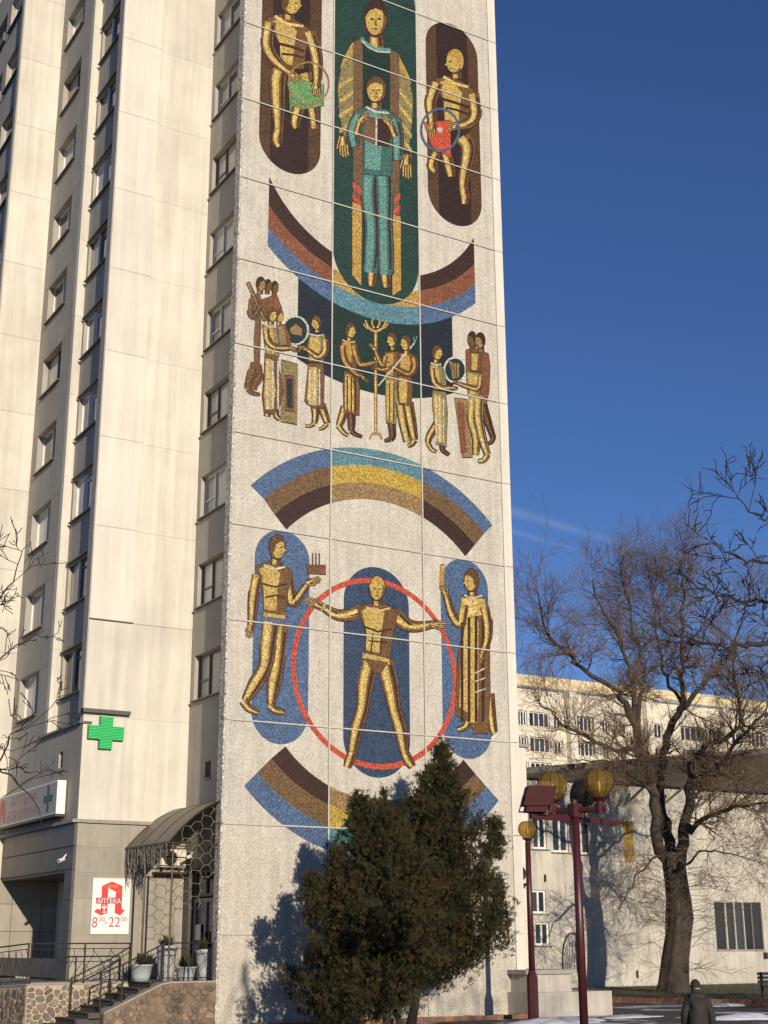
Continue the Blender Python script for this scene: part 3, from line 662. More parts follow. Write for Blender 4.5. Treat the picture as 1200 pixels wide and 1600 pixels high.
F.limb([(605, 150), (608, 215)], [28, 34]).line([(540, 165), (570, 195), (610, 215), (670, 218)], 7, 'seaf').line([(545, 178), (572, 206), (612, 226), (668, 229)], 3, 'white')
F.head((605, 80), 48, 78, 0, 'umber', neck=False)
F.hand((462, 595), (470, 690), 20).hand((742, 675), (742, 785), 20); F.done('mosaic_figure', 'tall robed gold figure with open hands in a green niche')
# boy before it
F = Fig(z1, .35833, d=.022)
F.limb([(590, 1185), (588, 1215), (585, 1250)], [18, 20, 12]).limb([(645, 1190), (648, 1220), (650, 1255)], [18, 20, 12])
F.limb([(588, 720), (578, 850), (590, 970), (590, 1080), (580, 1190)], [38, 36, 30, 32, 30], 'sead', 'seaf').limb([(640, 720), (645, 850), (645, 980), (648, 1080), (650, 1200)], [38, 34, 30, 32, 30], 'sead', 'seaf')
F.poly([(525, 480), (575, 465), (650, 480), (692, 510), (680, 600), (672, 770), (550, 760), (552, 620)], 'sead', 'seaf')
F.poly([(548, 512), (605, 520), (603, 632), (556, 608)], 'brown').poly([(611, 520), (672, 528), (664, 640), (609, 634)], 'dbrown').line([(608, 512), (606, 635)], 4, 'white')
F.limb([(535, 500), (505, 570), (515, 640)], [24, 24, 18], 'sead', 'seaf').limb([(685, 520), (700, 600), (700, 700)], [24, 24, 18], 'sead', 'seaf')
F.limb([(520, 590), (535, 530)], [12, 11]).hand((535, 530), (575, 490), 12).limb([(690, 600), (670, 550)], [12, 11]).hand((670, 550), (635, 505), 12)
F.line([(560, 468), (605, 490), (660, 495)], 5, 'white').head((605, 392), 42, 56, 0, 'hair'); F.done('mosaic_figure', 'figure in sea green clothes holding a book')
# the three groups of small figures
F = Fig(zA, .1875)
F.limb([(170, 800), (185, 900), (150, 960), (140, 1010)], [38, 32, 26, 16], 'rust', 'bronze').limb([(150, 780), (125, 880), (95, 960), (90, 1000)], [36, 36, 24, 18], 'bronze', 'brown').limb([(90, 1000), (130, 1035), (195, 1050)], [20, 16, 9], 'bronze', 'brown')
F.poly([(205, 260), (330, 215), (370, 330), (360, 430), (215, 430)], 'rust', 'bronze')
F.poly([(115, 225), (190, 215), (215, 300), (200, 450), (195, 680), (190, 840), (145, 830), (140, 620), (160, 430), (105, 380)], 'bronze', 'brown')
F.limb([(90, 110), (165, 275), (240, 440)], [14, 13, 12], 'brown', 'tan').limb([(125, 250), (115, 370), (150, 395), (195, 310)], [26, 24, 20, 14], 'bronze', 'brown')
F.head((315, 155), 30, 50, 1, 'umber', skin='bronze').head((258, 140), 30, 50, 1, 'umber', skin='bronze').head((198, 128), 38, 58, 1, 'umber', skin='tan')
F.done('mosaic_figure', 'dark bronze figures standing in a row at the left of the frieze')
F = Fig(zA, .1875, d=.02)
F.ell((490, 515), 112, 122, 'white').ell((485, 515), 98, 110, 'dgreen').poly([(440, 500), (490, 460), (540, 500), (540, 560), (450, 545)], 'tan')
F.poly([(330, 470), (400, 470), (440, 560), (450, 650), (350, 650)], 'bronze', 'tan').head((355, 395), 32, 52, 1)
F.poly([(368, 760), (505, 800), (500, 1297), (365, 1272)], 'olive').poly([(395, 890), (480, 900), (478, 1190), (398, 1180)], 'rust').poly([(412, 920), (462, 925), (460, 1160), (415, 1150)], 'dgreen')
F.limb([(260, 1180), (250, 1230)], [24, 22]).limb([(320, 1180), (330, 1230), (360, 1255)], [24, 18, 12])
F.poly([(230, 710), (340, 730), (352, 850), (385, 1030), (350, 1160), (310, 1210), (225, 1200), (210, 1050), (225, 900)], 'bronze', 'gold', stripes=3, sk='white')
F.poly([(210, 470), (330, 490), (345, 600), (350, 730), (240, 710)], 'olive', 'gold').limb([(240, 500), (262, 610), (330, 660), (450, 660)], [28, 25, 20, 13]).hand((450, 660), (530, 690), 13)
F.line([(215, 460), (280, 490), (330, 488)], 6, 'white').head((288, 385), 38, 56, 1); F.done('mosaic_figure', 'gold figures beside a box and a round green shield')
F = Fig(zA, .1875)
F.limb([(650, 1130), (655, 1220), (645, 1290)], [30, 24, 16]).limb([(645, 1290), (610, 1310), (570, 1312)], [16, 13, 8]).limb([(700, 1130), (735, 1230), (755, 1290)], [30, 26, 16]).limb([(755, 1290), (720, 1325), (680, 1338)], [16, 14, 8])
F.poly([(595, 790), (715, 790), (728, 900), (722, 1165), (640, 1160), (590, 1130), (565, 1100)], 'bronze', 'gold', stripes=3, sk='white')
F.poly([(605, 555), (735, 560), (750, 650), (715, 780), (600, 770), (590, 640)], 'olive', 'gold').limb([(735, 590), (735, 690), (680, 735), (590, 680)], [26, 25, 22, 14]).hand((590, 680), (510, 645), 13)
F.line([(605, 545), (665, 560), (725, 550)], 6, 'white').head((662, 450), 38, 56, -1); F.done('mosaic_figure', 'gold figure in a patterned skirt facing the shield bearers')
F = Fig(zA, .1875)
F.limb([(905, 1150), (870, 1260), (850, 1310)], [34, 28, 18]).limb([(845, 1305), (890, 1365), (930, 1390)], [20, 15, 9]).limb([(955, 1150), (955, 1280), (955, 1350)], [32, 26, 18], 'umber', 'bronze').limb([(950, 1350), (990, 1380), (1045, 1402)], [18, 15, 9], 'umber', 'bronze')
F.poly([(895, 850), (995, 870), (1022, 980), (1020, 1222), (960, 1210), (890, 1200), (885, 980)], 'bronze', 'gold', stripes=3)
F.poly([(868, 610), (930, 590), (985, 610), (1002, 700), (990, 850), (900, 840), (880, 720)], 'bronze', 'amber').limb([(975, 640), (1000, 740), (1040, 800), (1200, 770)], [24, 22, 20, 13], None, 'amber').hand((1200, 770), (1290, 765), 13)
F.limb([(882, 640), (900, 770), (990, 870), (1040, 890)], [26, 24, 19, 12], None, 'amber').hand((1035, 890), (1095, 940), 12).line([(880, 595), (930, 618), (985, 608)], 5, 'skin').head((945, 515), 40, 62, 1); F.done('mosaic_figure', 'gold figure reaching towards the tree staff')
F = Fig(zC, .23333, out='bronze', d=.009)
F.limb([(287, 160), (287, 500), (287, 850)], [8, 8, 7], 'amber', 'gold')
for s_ in (-1, 1):
    F.limb([(287, 165), (287+s_*45, 140), (287+s_*70, 90)], [6, 6, 4], 'gold', 'skin').limb([(287+s_*10, 140), (287+s_*25, 110), (287+s_*20, 80)], [5, 5, 3], 'gold', 'skin').limb([(287+s_*35, 142), (287+s_*62, 138), (287+s_*82, 110)], [5, 4, 3], 'gold', 'skin')
    F.limb([(287, 850), (287+s_*25, 850), (287+s_*40, 885)], [4, 4, 3], 'amber', 'gold')
F.done('mosaic_figure', 'golden branching staff on the dark green hanging')
F = Fig(zC, .23333, d=.012)
F.limb([(390, 760), (400, 860), (385, 885)], [22, 18, 14], 'umber', 'bronze').limb([(385, 885), (345, 897)], [14, 8], 'umber', 'bronze').poly([(350, 470), (435, 470), (425, 785), (355, 772)], 'olive', 'gold', stripes=2)
F.poly([(348, 300), (440, 300), (435, 380), (430, 470), (350, 465), (345, 380)], 'bronze', 'amber').limb([(355, 325), (335, 390), (300, 330), (285, 290)], [18, 16, 13, 9], None, 'amber').hand((285, 290), (245, 245), 10).limb([(410, 400), (340, 420), (300, 412)], [14, 12, 9], None, 'amber').hand((300, 412), (258, 408), 9)
F.limb([(455, 640), (470, 760), (500, 900)], [32, 28, 22], 'olive', 'gold').limb([(500, 640), (525, 780), (545, 890)], [32, 28, 18]).limb([(545, 890), (530, 915), (500, 930)], [18, 15, 9])
F.poly([(438, 460), (525, 470), (530, 560), (520, 660), (440, 650), (430, 540)], 'bronze', 'gold').poly([(440, 310), (500, 300), (545, 325), (555, 390), (525, 470), (435, 450)], 'bronze', 'amber').limb([(540, 340), (548, 400), (510, 450), (410, 405)], [20, 18, 15, 10], None, 'amber').hand((410, 405), (375, 395), 10)
F.line([(300, 530), (545, 240)], 5, 'white').line([(545, 240), (560, 195)], 4, 'seaf').line([(545, 240), (535, 200)], 4, 'seaf').head((393, 220), 30, 48, -1).head((485, 240), 32, 50, -1); F.done('mosaic_figure', 'pair of gold figures right of the tree staff')
F = Fig(zC, .23333)
F.ell((818, 420), 80, 90, 'white').ell((818, 420), 66, 76, 'dgreen').poly([(778, 360), (810, 375), (845, 375), (845, 470), (800, 480)], 'tan', stripes=3)
F.limb([(700, 780), (650, 860), (635, 910)], [24, 20, 13], 'bronze', 'gold').limb([(635, 905), (660, 950), (695, 970)], [14, 12, 7]).limb([(735, 900), (735, 955), (780, 990)], [18, 14, 8], 'umber', 'bronze')
F.poly([(668, 560), (755, 570), (765, 700), (762, 935), (690, 915), (680, 760), (665, 650)], 'olive', 'gold', stripes=3, sk='white').poly([(650, 385), (725, 385), (745, 440), (765, 555), (675, 550), (648, 440)], 'olive', 'gold')
F.limb([(665, 410), (680, 500), (730, 540), (800, 540)], [18, 17, 14, 9]).hand((800, 540), (840, 545), 9).line([(655, 375), (690, 388), (725, 382)], 5, 'white').head((697, 305), 32, 48, 1); F.done('mosaic_figure', 'gold figure in a patterned skirt offering a round harp')
F = Fig(zC, .23333, d=.016)
F.limb([(1000, 640), (1035, 760), (1075, 880)], [24, 20, 13], 'umber', 'bronze').limb([(1075, 870), (1060, 905), (1030, 912)], [14, 12, 7], 'umber', 'bronze')
F.poly([(890, 290), (940, 275), (1040, 315), (1050, 400), (1045, 560), (1025, 655), (985, 640), (895, 430)], 'rust', 'bronze')
F.poly([(812, 610), (900, 620), (935, 1005), (865, 1005)], 'tan', 'rust').limb([(940, 590), (930, 750), (960, 870), (955, 990)], [32, 28, 26, 16], 'olive', 'gold').limb([(975, 590), (975, 740), (1000, 880), (1035, 990)], [32, 28, 24, 16], 'olive', 'gold').limb([(1035, 985), (1010, 1025), (970, 1030)], [18, 15, 9], 'olive', 'gold')
F.poly([(920, 300), (1000, 310), (985, 430), (920, 430)], 'bronze', 'gold').poly([(890, 430), (1000, 450), (990, 540), (975, 600), (905, 590)], 'olive', 'gold').limb([(990, 470), (975, 545), (910, 535), (850, 515)], [17, 16, 14, 9]).hand((850, 515), (805, 500), 9)
F.head((930, 215), 28, 50, -1, 'umber', skin='bronze').head((985, 225), 32, 52, -1, 'umber', skin='tan'); F.done('mosaic_figure', 'group of gold and bronze figures at the right of the frieze')
# mortar lines over the mosaic
def face(fr, u0, u1, z0, z1, d): return MB().add([fr.P(u0, z0, d), fr.P(u1, z0, d), fr.P(u1, z1, d), fr.P(u0, z1, d)], [(0, 1, 2, 3)])
for z in JZ[1:-1]: part('joint', face(FM, MU[0], 10.2, z-.02, z+.02, .044), MORTAR, T)
for u in MU[1:3]: part('joint', face(FM, u-.024, u+.024, 2.47, TOP, .043), MORTAR, T)

# ------------------------------------------------------------------ entrance of the pharmacy
def text_on(fr, txt, u0, u1, z0, z1, d):
    cu = bpy.data.curves.new('lettering', 'FONT'); cu.body = txt; ob = bpy.data.objects.new('lettering', cu); COL.objects.link(ob)
    dg = bpy.context.evaluated_depsgraph_get(); me = ob.evaluated_get(dg).to_mesh()
    V_ = np.array([v.co[:2] for v in me.vertices]); Fc = [tuple(p.vertices) for p in me.polygons]
    ob.evaluated_get(dg).to_mesh_clear(); bpy.data.objects.remove(ob); bpy.data.curves.remove(cu)
    mb = MB()
    if len(V_):
        a, b = V_.min(0), V_.max(0); mb.add([fr.P(u0+(x-a[0])/(b[0]-a[0])*(u1-u0), z0+(y-a[1])/(b[1]-a[1])*(z1-z0), d) for x, y in V_], Fc)
    return mb
WHITE = solid('white_sign_board', (.78, .76, .70), .4, .03, 4)
RED = solid('red_sign_paint', (.62, .04, .03), .45, .05, 4)
CRIM = solid('crimson_lettering', (.42, .05, .07), .45, .05, 4)
IRON = solid('black_wrought_iron', (.035, .03, .025), .5, .2, 10, metal=.3)
STONEB = [solid('rubble_stone_%d' % i, c, .85, .3, 6, bump=.4, bscale=30, var2=.2) for i, c in enumerate([(.17, .125, .085), (.21, .155, .105), (.13, .10, .075), (.19, .135, .10), (.16, .13, .105), (.23, .165, .115)])]
RMORT = solid('rubble_mortar', (.42, .36, .27), .95, .15, 8, bump=.3)
LP = 1.2
lan = MB(); lan.box(-1.55, .28, .33, YP-.03, 0, LP); lan.box(-4.75, -1.55, 2.02, YP-.03, 0, LP-.004); lan.box(-4.75, -3.2, YP-.03, 9.0, 0, LP-.006)
struct('entrance_platform', lan, KERBS)
st = empty('entrance_stairs', (-2.9, 1.2, 0), 'dark stone steps climbing to the pharmacy door between rubble walls', 'stairs')
ns = 8; DST = solid('worn_dark_steps', (.07, .06, .05), .8, .25, 5, var2=.15)
for i in range(ns):
    x0 = -4.3+i*.345; g = MB(); g.box(x0, -1.56, .34, 2.0, i*LP/ns+.002 if i else -.1, (i+1)*LP/ns-.03); part('riser', g, DST, st)
    g = MB(); g.box(x0-.03, x0+.36, .34, 2.0, (i+1)*LP/ns-.028, (i+1)*LP/ns); part('tread', g, DST, st)
def voronoi_cells(w, h, n, rnd, relax=1):
    P = [(rnd.uniform(0, w), rnd.uniform(0, h)) for _ in range(n)]
    for it in range(relax+1):
        out = []
        for i, p in enumerate(P):
            poly = [(0, 0), (w, 0), (w, h), (0, h)]
            for q in sorted(P, key=lambda t: (t[0]-p[0])**2+(t[1]-p[1])**2)[1:16]:
                mx, my = (p[0]+q[0])/2, (p[1]+q[1])/2; nx, ny = q[0]-p[0], q[1]-p[1]; np_ = []
                for k in range(len(poly)):
                    a, b = poly[k], poly[(k+1) % len(poly)]; da = (a[0]-mx)*nx+(a[1]-my)*ny; db = (b[0]-mx)*nx+(b[1]-my)*ny
                    if da <= 0: np_.append(a)
                    if da*db < 0: t = da/(da-db); np_.append((a[0]+t*(b[0]-a[0]), a[1]+t*(b[1]-a[1])))
                poly = np_
                if len(poly) < 3: break
            out.append(poly)
        if it < relax: P = [(sum(a[0] for a in c)/len(c), sum(a[1] for a in c)/len(c)) if len(c) > 2 else p for c, p in zip(out, P)]
    return [c for c in out if len(c) > 2]
def rubble(name, fr, w, h, n, topf, label, thick, seed, mort=RMORT, shrink=.022):
    t = empty(name, fr.P(w/2, 0), label, 'wall'); rnd = random.Random(seed); g = MB(); k = 12
    for i in range(k):
        a, b = w*i/k, w*(i+1)/k; ha, hb = topf(a), topf(b)
        p = [fr.P(a, -.1, 0), fr.P(b, -.1, 0), fr.P(b, -.1, -thick), fr.P(a, -.1, -thick), fr.P(a, ha, 0), fr.P(b, hb, 0), fr.P(b, hb, -thick), fr.P(a, ha, -thick)]; g.hexa(p)
    part('core', g, mort, t)
    for c in voronoi_cells(w, h, n, rnd):
        cx = sum(a[0] for a in c)/len(c); cy = sum(a[1] for a in c)/len(c)
        if cy > topf(cx)-.05: continue
        Q = []
        for x, y in c:
            L_ = math.hypot(x-cx, y-cy)+1e-6; x2 = cx+(x-cx)*max(0, 1-shrink/L_); y2 = cy+(y-cy)*max(0, 1-shrink/L_); Q.append((x2, min(y2, topf(x2)-.012)))
        # round the corners
        R_ = []
        for i in range(len(Q)):
            a, b = Q[i], Q[(i+1) % len(Q)]; R_ += [(a[0]*.75+b[0]*.25, a[1]*.75+b[1]*.25), (a[0]*.25+b[0]*.75, a[1]*.25+b[1]*.75)]
        m_ = len(R_); e = rnd.uniform(.02, .06); g = MB()
        vs = [fr.P(x, y, -.01) for x, y in R_]+[fr.P(x, y, e*.6) for x, y in R_]+[fr.P(cx+(x-cx)*.8, cy+(y-cy)*.8, e) for x, y in R_]
        g.add(vs, [(i, (i+1) % m_, m_+(i+1) % m_, m_+i) for i in range(m_)]+[(m_+i, m_+(i+1) % m_, 2*m_+(i+1) % m_, 2*m_+i) for i in range(m_)]+[tuple(range(2*m_, 3*m_))])
        part('stone', g, rnd.choice(STONEB), t)
    g = MB()
    for i in range(k):
        a, b = w*i/k, w*(i+1)/k; ha, hb = topf(a), topf(b)
        g.hexa([fr.P(a, ha, .03), fr.P(b, hb, .03), fr.P(b, hb, -thick), fr.P(a, ha, -thick), fr.P(a, ha+.045, .03), fr.P(b, hb+.045, .03), fr.P(b, hb+.045, -thick), fr.P(a, ha+.045, -thick)])
    part('coping', g, KERBS, t); return t
rubble('rubble_wall', Frame((-3.3, .02, 0), (1, 0, 0), (0, -1, 0)), 3.2, 1.3, 120, lambda u: .42+.75*min(1, u/1.7), 'brown rubble stone wall right of the steps, against the mosaic wall', .3, 3, solid('brown_mortar', (.2, .145, .095), .95, .2, 8, bump=.3), .014)
rubble('rubble_wall', Frame((-4.8, 2.0, 0), (1, 0, 0), (0, -1, 0)), 3.2, 1.3, 130, lambda u: 1.13, 'brown rubble stone wall with pale joints behind the steps', .3, 5)
rubble('rubble_wall', Frame((-4.8, 2.0, 0), (-.12, .993, 0), (-.993, -.12, 0)), 7.0, 1.3, 150, lambda u: 1.13-.05*u, 'shaded rubble stone wall along the side of the pharmacy platform', .3, 7)
def railing(name, pts, label, h=1.0, posts=None, curls=True, seed=1):
    pts = [np.array(p, float) for p in pts]; t = empty(name, pts[0], label, 'railing'); rnd = random.Random(seed)
    up = np.array((0, 0, 1.0))
    part('handrail', MB().tube([p+up*h for p in pts], .022, 6), IRON, t); part('lower_rail', MB().tube([p+up*.08 for p in pts], .013, 5), IRON, t)
    part('middle_rail', MB().tube([p+up*(h-.14) for p in pts], .012, 5), IRON, t)
    for p in pts: part('post', MB().tube([p, p+up*(h+.02)], .026, 6), IRON, t)
    if curls:
        for a, b in zip(pts[:-1], pts[1:]):
            L_ = np.linalg.norm(b-a); n_ = max(2, int(L_/.24))
            for i in range(n_):
                f0 = (i+.5)/n_; ph = rnd.uniform(0, 6.28); am = rnd.uniform(.05, .13); dr = rnd.choice((-1, 1))
                P = [a+(b-a)*min(1, max(0, f0+dr*am*math.sin(ph+q*5)/L_*(1+.4*q)))+up*(.08+(h-.22)*q) for q in np.linspace(0, 1, 9)]
                part('scroll', MB().tube(P, .009, 4, caps=False), IRON, t)
    return t
railing('platform_railing', [(-4.76, 1.95, 1.17), (-3.24, 1.95, 1.17), (-1.92, 1.95, 1.17)], 'wrought iron railing with scrolls on the rubble wall under the price board', 1.05, seed=2)
railing('side_railing', [(-4.8, 2.1, 1.17), (-5.1, 4.6, 1.05), (-5.4, 7.0, .93)], 'wrought iron railing running back along the platform at far left', 1.05, seed=3)
railing('stair_railing', [(-3.35, .22, .5), (-2.75, .22, .72), (-1.65, .22, 1.22)], 'sloping iron handrail along the right side of the steps', .95, curls=False)
railing('stair_railing', [(-3.6, 1.88, .35), (-2.5, 1.88, .85), (-1.9, 1.88, 1.2)], 'sloping iron handrail on the wall side of the steps', .95, curls=False)
railing('landing_railing', [(-1.62, .16, 1.22), (-.86, .16, 1.22), (-.14, .16, 1.22)], 'wrought iron railing with looping scrolls before the plant pots', 1.0, seed=6)
# canopy
cp = empty('door_canopy', (-.6, 1.7, 4.95), 'curved brown sheet canopy over the pharmacy entrance', 'canopy')
CANM = solid('brown_canopy_sheet', (.17, .145, .105), .5, .12, 2, streak=.15)
def cz(x): return 4.93+1.27*(1-((.28-x)/1.9)**1.75)
xs = np.linspace(.28, -1.62, 15); ys = [.12, 1.2, 2.3, 3.42]
for j in range(3):
    g = MB(); y0, y1 = ys[j]+.006, ys[j+1]-.006
    for i in range(14):
        a, b = xs[i], xs[i+1]; g.hexa([(b, y0, cz(b)-.02), (a, y0, cz(a)-.02), (a, y1, cz(a)-.02), (b, y1, cz(b)-.02), (b, y0, cz(b)+.02), (a, y0, cz(a)+.02), (a, y1, cz(a)+.02), (b, y1, cz(b)+.02)])
    part('sheet', g, CANM, cp)
for y in ys: part('rib', MB().tube([(x, y, cz(x)+.0) for x in xs], .035, 6), METALD, cp)
part('front_rail', MB().tube([(-1.62, .1, 4.93), (-1.62, 3.44, 4.93)], .04, 6), METALD, cp)
for y in ys[:3]: part('tie_bar', MB().tube([(.29, y, 4.9), (-1.6, y, 4.92)], .02, 5), METALD, cp)
for (x, y) in ((-1.45, .18), (-1.58, 1.9)): part('post', MB().tube([(x, y, LP), (x, y, 4.95)], .032, 8), METALD, cp)
# light strings
WIRE = solid('pale_light_wire', (.21, .19, .155), .6, .2, 20)
g = MB(); rnd = random.Random(4)
for i in range(70):
    y = .15+3.25*i/69; L_ = rnd.uniform(.25, .75)*(1.5 if y > 2.6 else 1); x = -1.62+rnd.uniform(-.03, .03); P = [(x, y, 4.92)]
    for q in range(1, 6): P.append((x+rnd.uniform(-.025, .025), y+rnd.uniform(-.03, .03), 4.92-L_*q/5))
    g.tube(P, .008, 4, caps=False)
thing('light_garland', g, WIRE, (-1.62, 1.7, 4.9), 'string of pale icicle lights hanging from the canopy edge', 'string lights')
g = MB(); R_ = .2
for i in range(-6, 8):
    for j in range(-2, 12):
        cx = -.75+i*R_*1.5; czz = 2.6+(j+(.5 if i % 2 else 0))*R_*1.732
        hx = [(cx+R_*math.cos(a)+.03*math.sin(7*cx+3*czz+a*2), czz+R_*math.sin(a)+.03*math.cos(5*cx+2*czz+a)) for a in np.radians([0, 60, 120, 180])]
        for a, b in zip(hx[:-1], hx[1:]):
            m_ = ((a[0]+b[0])/2, (a[1]+b[1])/2)
            if -1.45 < m_[0] < -.12 and m_[1] < cz(min(m_[0], .2))-.05 and m_[1] > 3.1+(.9 if m_[0] > -.5 else 0): g.tube([(a[0], .14, a[1]), (b[0], .14, b[1])], .0075, 4, caps=False)
thing('wire_net', g, WIRE, (-.8, .14, 3.2), 'honeycomb net of light wire hung in the canopy opening', 'wire net')
# door
dr = empty('pharmacy_door', (.3, 2.2, LP), 'glazed pharmacy door in a dark surround beside the mosaic wall', 'door')
g = MB(); sheet(g, FW, .345, YP-.03, 0, 4.75, [(1.25, 3.05, LP, 4.35)], .3); part('entrance_wall', g, DGRANITE, T)
window(FW, 1.27, 3.03, LP+.02, 3.5, .2, (.5,), solid('grey_door_frame', (.33, .31, .28), .5, .1, 5), dr, glass=GLASSD, sill=0, bar=.12, transom=((0, .4), (1, .4)), name='door_leaf')
window(FW, 1.27, 3.03, 3.55, 4.33, .2, (.5,), FRAMED, dr, glass=GLASSD, sill=0, bar=.08, name='fanlight')
for y in (2.02, 2.28): g = MB(); FW.box(g, y-.02, y+.02, 2.1, 2.55, -.17, -.12); part('handle', g, METALD, dr)
g = MB(); FW.box(g, 2.45, 2.85, 2.3, 2.75, -.168, -.164); part('notice', g, WHITE, dr)
# air conditioner over the door, cameras
def aircon(fr, u0, u1, z0, z1, dep, label):
    t = empty('air_conditioner', fr.P((u0+u1)/2, z0), label, 'air conditioner'); g = MB(); fr.box(g, u0, u1, z0, z1, .06, dep); part('case', g, solid('cream_metal_case', (.62, .56, .44), .5, .06, 5), t)
    c = ((u0+u1)/2-(u1-u0)*.12, (z0+z1)/2); r_ = (z1-z0)*.4; g = MB()
    for q in range(5): g.tube([fr.P(c[0]+r_*(q+1)/5*math.cos(a), c[1]+r_*(q+1)/5*math.sin(a), dep+.012) for a in np.linspace(0, 6.283, 24)], .008, 4)
    part('fan_grille', g, METALD, t); g = MB(); g.prism([fr.P(c[0]+r_*math.cos(a), c[1]+r_*math.sin(a), dep) for a in np.linspace(0, 6.283, 24, endpoint=False)], fr.N*.001, fr.N*.006); part('fan', g, DARKIN, t)
    for u in (u0+.12, u1-.12): g = MB(); fr.box(g, u-.025, u+.025, z0-.08, z0-.004, 0, dep); part('bracket', g, METALD, t)
    return t
aircon(FP, -.62, .2, 4.42, 4.95, .36, 'cream air conditioner on the tiled wall under the door canopy')
g = MB(); FP.box(g, -.75, .24, 4.2, 4.28, .03, .4); thing('metal_shelf', g, METALD, FP.P(-.3, 4.2), 'dark metal shelf below the air conditioner over the door', 'shelf')
def camera_(p, d, label):
    p = np.array(p, float); d = np.array(d, float); t = empty('security_camera', p, label, 'camera'); part('body', MB().tube([p, p+d*.28], .055, 8), WHITE, t); part('bracket', MB().tube([p+d*.1, p+d*.1+np.array((.12, .0, .16))], .02, 6), WHITE, t)
    part('lens', MB().tube([p+d*.281, p+d*.29], .035, 8), DARKIN, t)
camera_((XZ-.16, YP+.45, 4.62), (-.7, -.6, -.25), 'small white security camera on the dark fascia at the corner')
camera_((.14, 2.6, 4.72), (-.8, -.5, -.2), 'small white security camera beside the entrance door under the canopy')
# plant pots on the landing
POT = solid('pale_blue_grey_pot', (.36, .38, .39), .6, .1, 6)
LEAF0 = solid('dark_conifer_leaf', (.045, .05, .02), .7, .35, 12)
def pot(x, y, w, h, label, seed):
    t = empty('plant_pot', (x, y, LP), label, 'plant pot', 'pots on the entrance landing'); g = MB(); g.lathe((x, y, LP), [(w*.36, 0), (w*.42, h*.3), (w*.5, h*.9), (w*.54, h*.92), (w*.54, h), (w*.44, h), (w*.42, h*.93)], 14); part('pot', g, POT, t, True)
    rnd = random.Random(seed); g = MB()
    for i in range(230):
        a = rnd.uniform(0, 6.28); e = rnd.uniform(.1, 1.3); L_ = rnd.uniform(.12, .38)*(1+w*.3); d = np.array((math.cos(a)*math.cos(e), math.sin(a)*math.cos(e), math.sin(e))); b = np.array((x, y, LP+h*.95)); s_ = cross3(d, (0, 0, 1)); s_ = s_/(np.linalg.norm(s_)+1e-6)*.022
        m_ = b+d*L_*.55+s_*rnd.uniform(-2, 2); g.add([b+d*.02, m_+s_, b+d*L_, m_-s_], [(0, 1, 2, 3)])
    part('plant', g, LEAF0, t)
pot(-1.78, 1.35, .62, .45, 'low pale pot with a dark shrub at the head of the steps', 1)
pot(-1.1, 1.2, .56, .95, 'tall pale pot with a shrub between the two canopy posts', 2)
pot(-.62, .9, .56, .38, 'short pale pot with a shrub just right of the near canopy post', 3)
pot(.0, 1.0, .56, .85, 'tall pale pot with a shrub right beside the door', 4)
# price-board style sign with the letter A
zS = lambda x, y: (130+.075*x, 1360+.075*y)
FS = Frame((0, YP-.03, 0), (1, 0, 0), (0, -1, 0))
sb = empty('pharmacy_board', FS.P(-2.0, 2.5), 'white board with a big red letter A and opening hours on the tiled wall', 'sign')
def hs(p): return FS.hit(*zS(*p), .05)
a, b = hs((155, 1318)), hs((985, 180)); g = MB(); FS.box(g, a[0], b[0], a[1], b[1], 0, .05); part('board', g, WHITE, sb)
g = MB(); e = .02
for (u0, u1, zz0, zz1) in ((a[0]-e, b[0]+e, a[1]-e, a[1]), (a[0]-e, b[0]+e, b[1], b[1]+e), (a[0]-e, a[0], a[1], b[1]), (b[0], b[0]+e, a[1], b[1])): FS.box(g, u0, u1, zz0, zz1, 0, .06)
part('frame', g, solid('light_sign_edge', (.6, .57, .48), .4, .05, 4), sb)
g = MB(); dd_ = .052
for P in ([(390, 325), (525, 367), (495, 890), (370, 938), (225, 862), (285, 795), (360, 818), (375, 700)], [(390, 324), (600, 230), (822, 325), (815, 448), (680, 448), (525, 366)], [(680, 450), (815, 450), (800, 800), (870, 835), (765, 940), (652, 885)]):
    g.add([FS.P(*hs(p), dd_) for p in P], [tuple(range(len(P)))])
part('letter_emblem', g, RED, sb)
g = MB(); g.add([FS.P(*hs(p), .054) for p in ((268, 565), (800, 562), (795, 694), (266, 694))], [(0, 1, 2, 3)]); part('emblem_band', g, CRIM, sb)
q0, q1 = hs((290, 680)), hs((785, 588)); part('lettering', text_on(FS, 'АПТЕКА', q0[0], q1[0], q0[1], q1[1], .056), WHITE, sb)
g = MB()
for P in ([(380, 750), (490, 750), (455, 795), (415, 795)], [(428, 795), (442, 795), (442, 860), (428, 860)], [(405, 860), (465, 860), (465, 880), (405, 880)], [(390, 725), (435, 708), (480, 725), (435, 722)]): g.add([FS.P(*hs(p), .054) for p in P], [(0, 1, 2, 3)])
part('goblet_emblem', g, WHITE, sb)
for y in (315, 345): g = MB(); g.add([FS.P(*hs(p), .0535) for p in ((500+abs(y-345)*.6, y-6), (720-abs(y-345)*.4, y-6), (720-abs(y-345)*.4, y+5), (500+abs(y-345)*.6, y+5))], [(0, 1, 2, 3)]); part('emblem_line', g, solid('pale_red_print', (.7, .3, .26), .5, .05, 4), sb)
for txt, x0, x1, y0, y1 in (('8', 178, 298, 972, 1192), ('00', 320, 452, 968, 1066), ('–', 445, 515, 1086, 1104), ('22', 525, 772, 972, 1175), ('00', 780, 908, 968, 1062)):
    q0, q1 = hs((x0, y1)), hs((x1, y0)); part('lettering', text_on(FS, txt, q0[0], q1[0], q0[1], q1[1], .053), CRIM, sb)
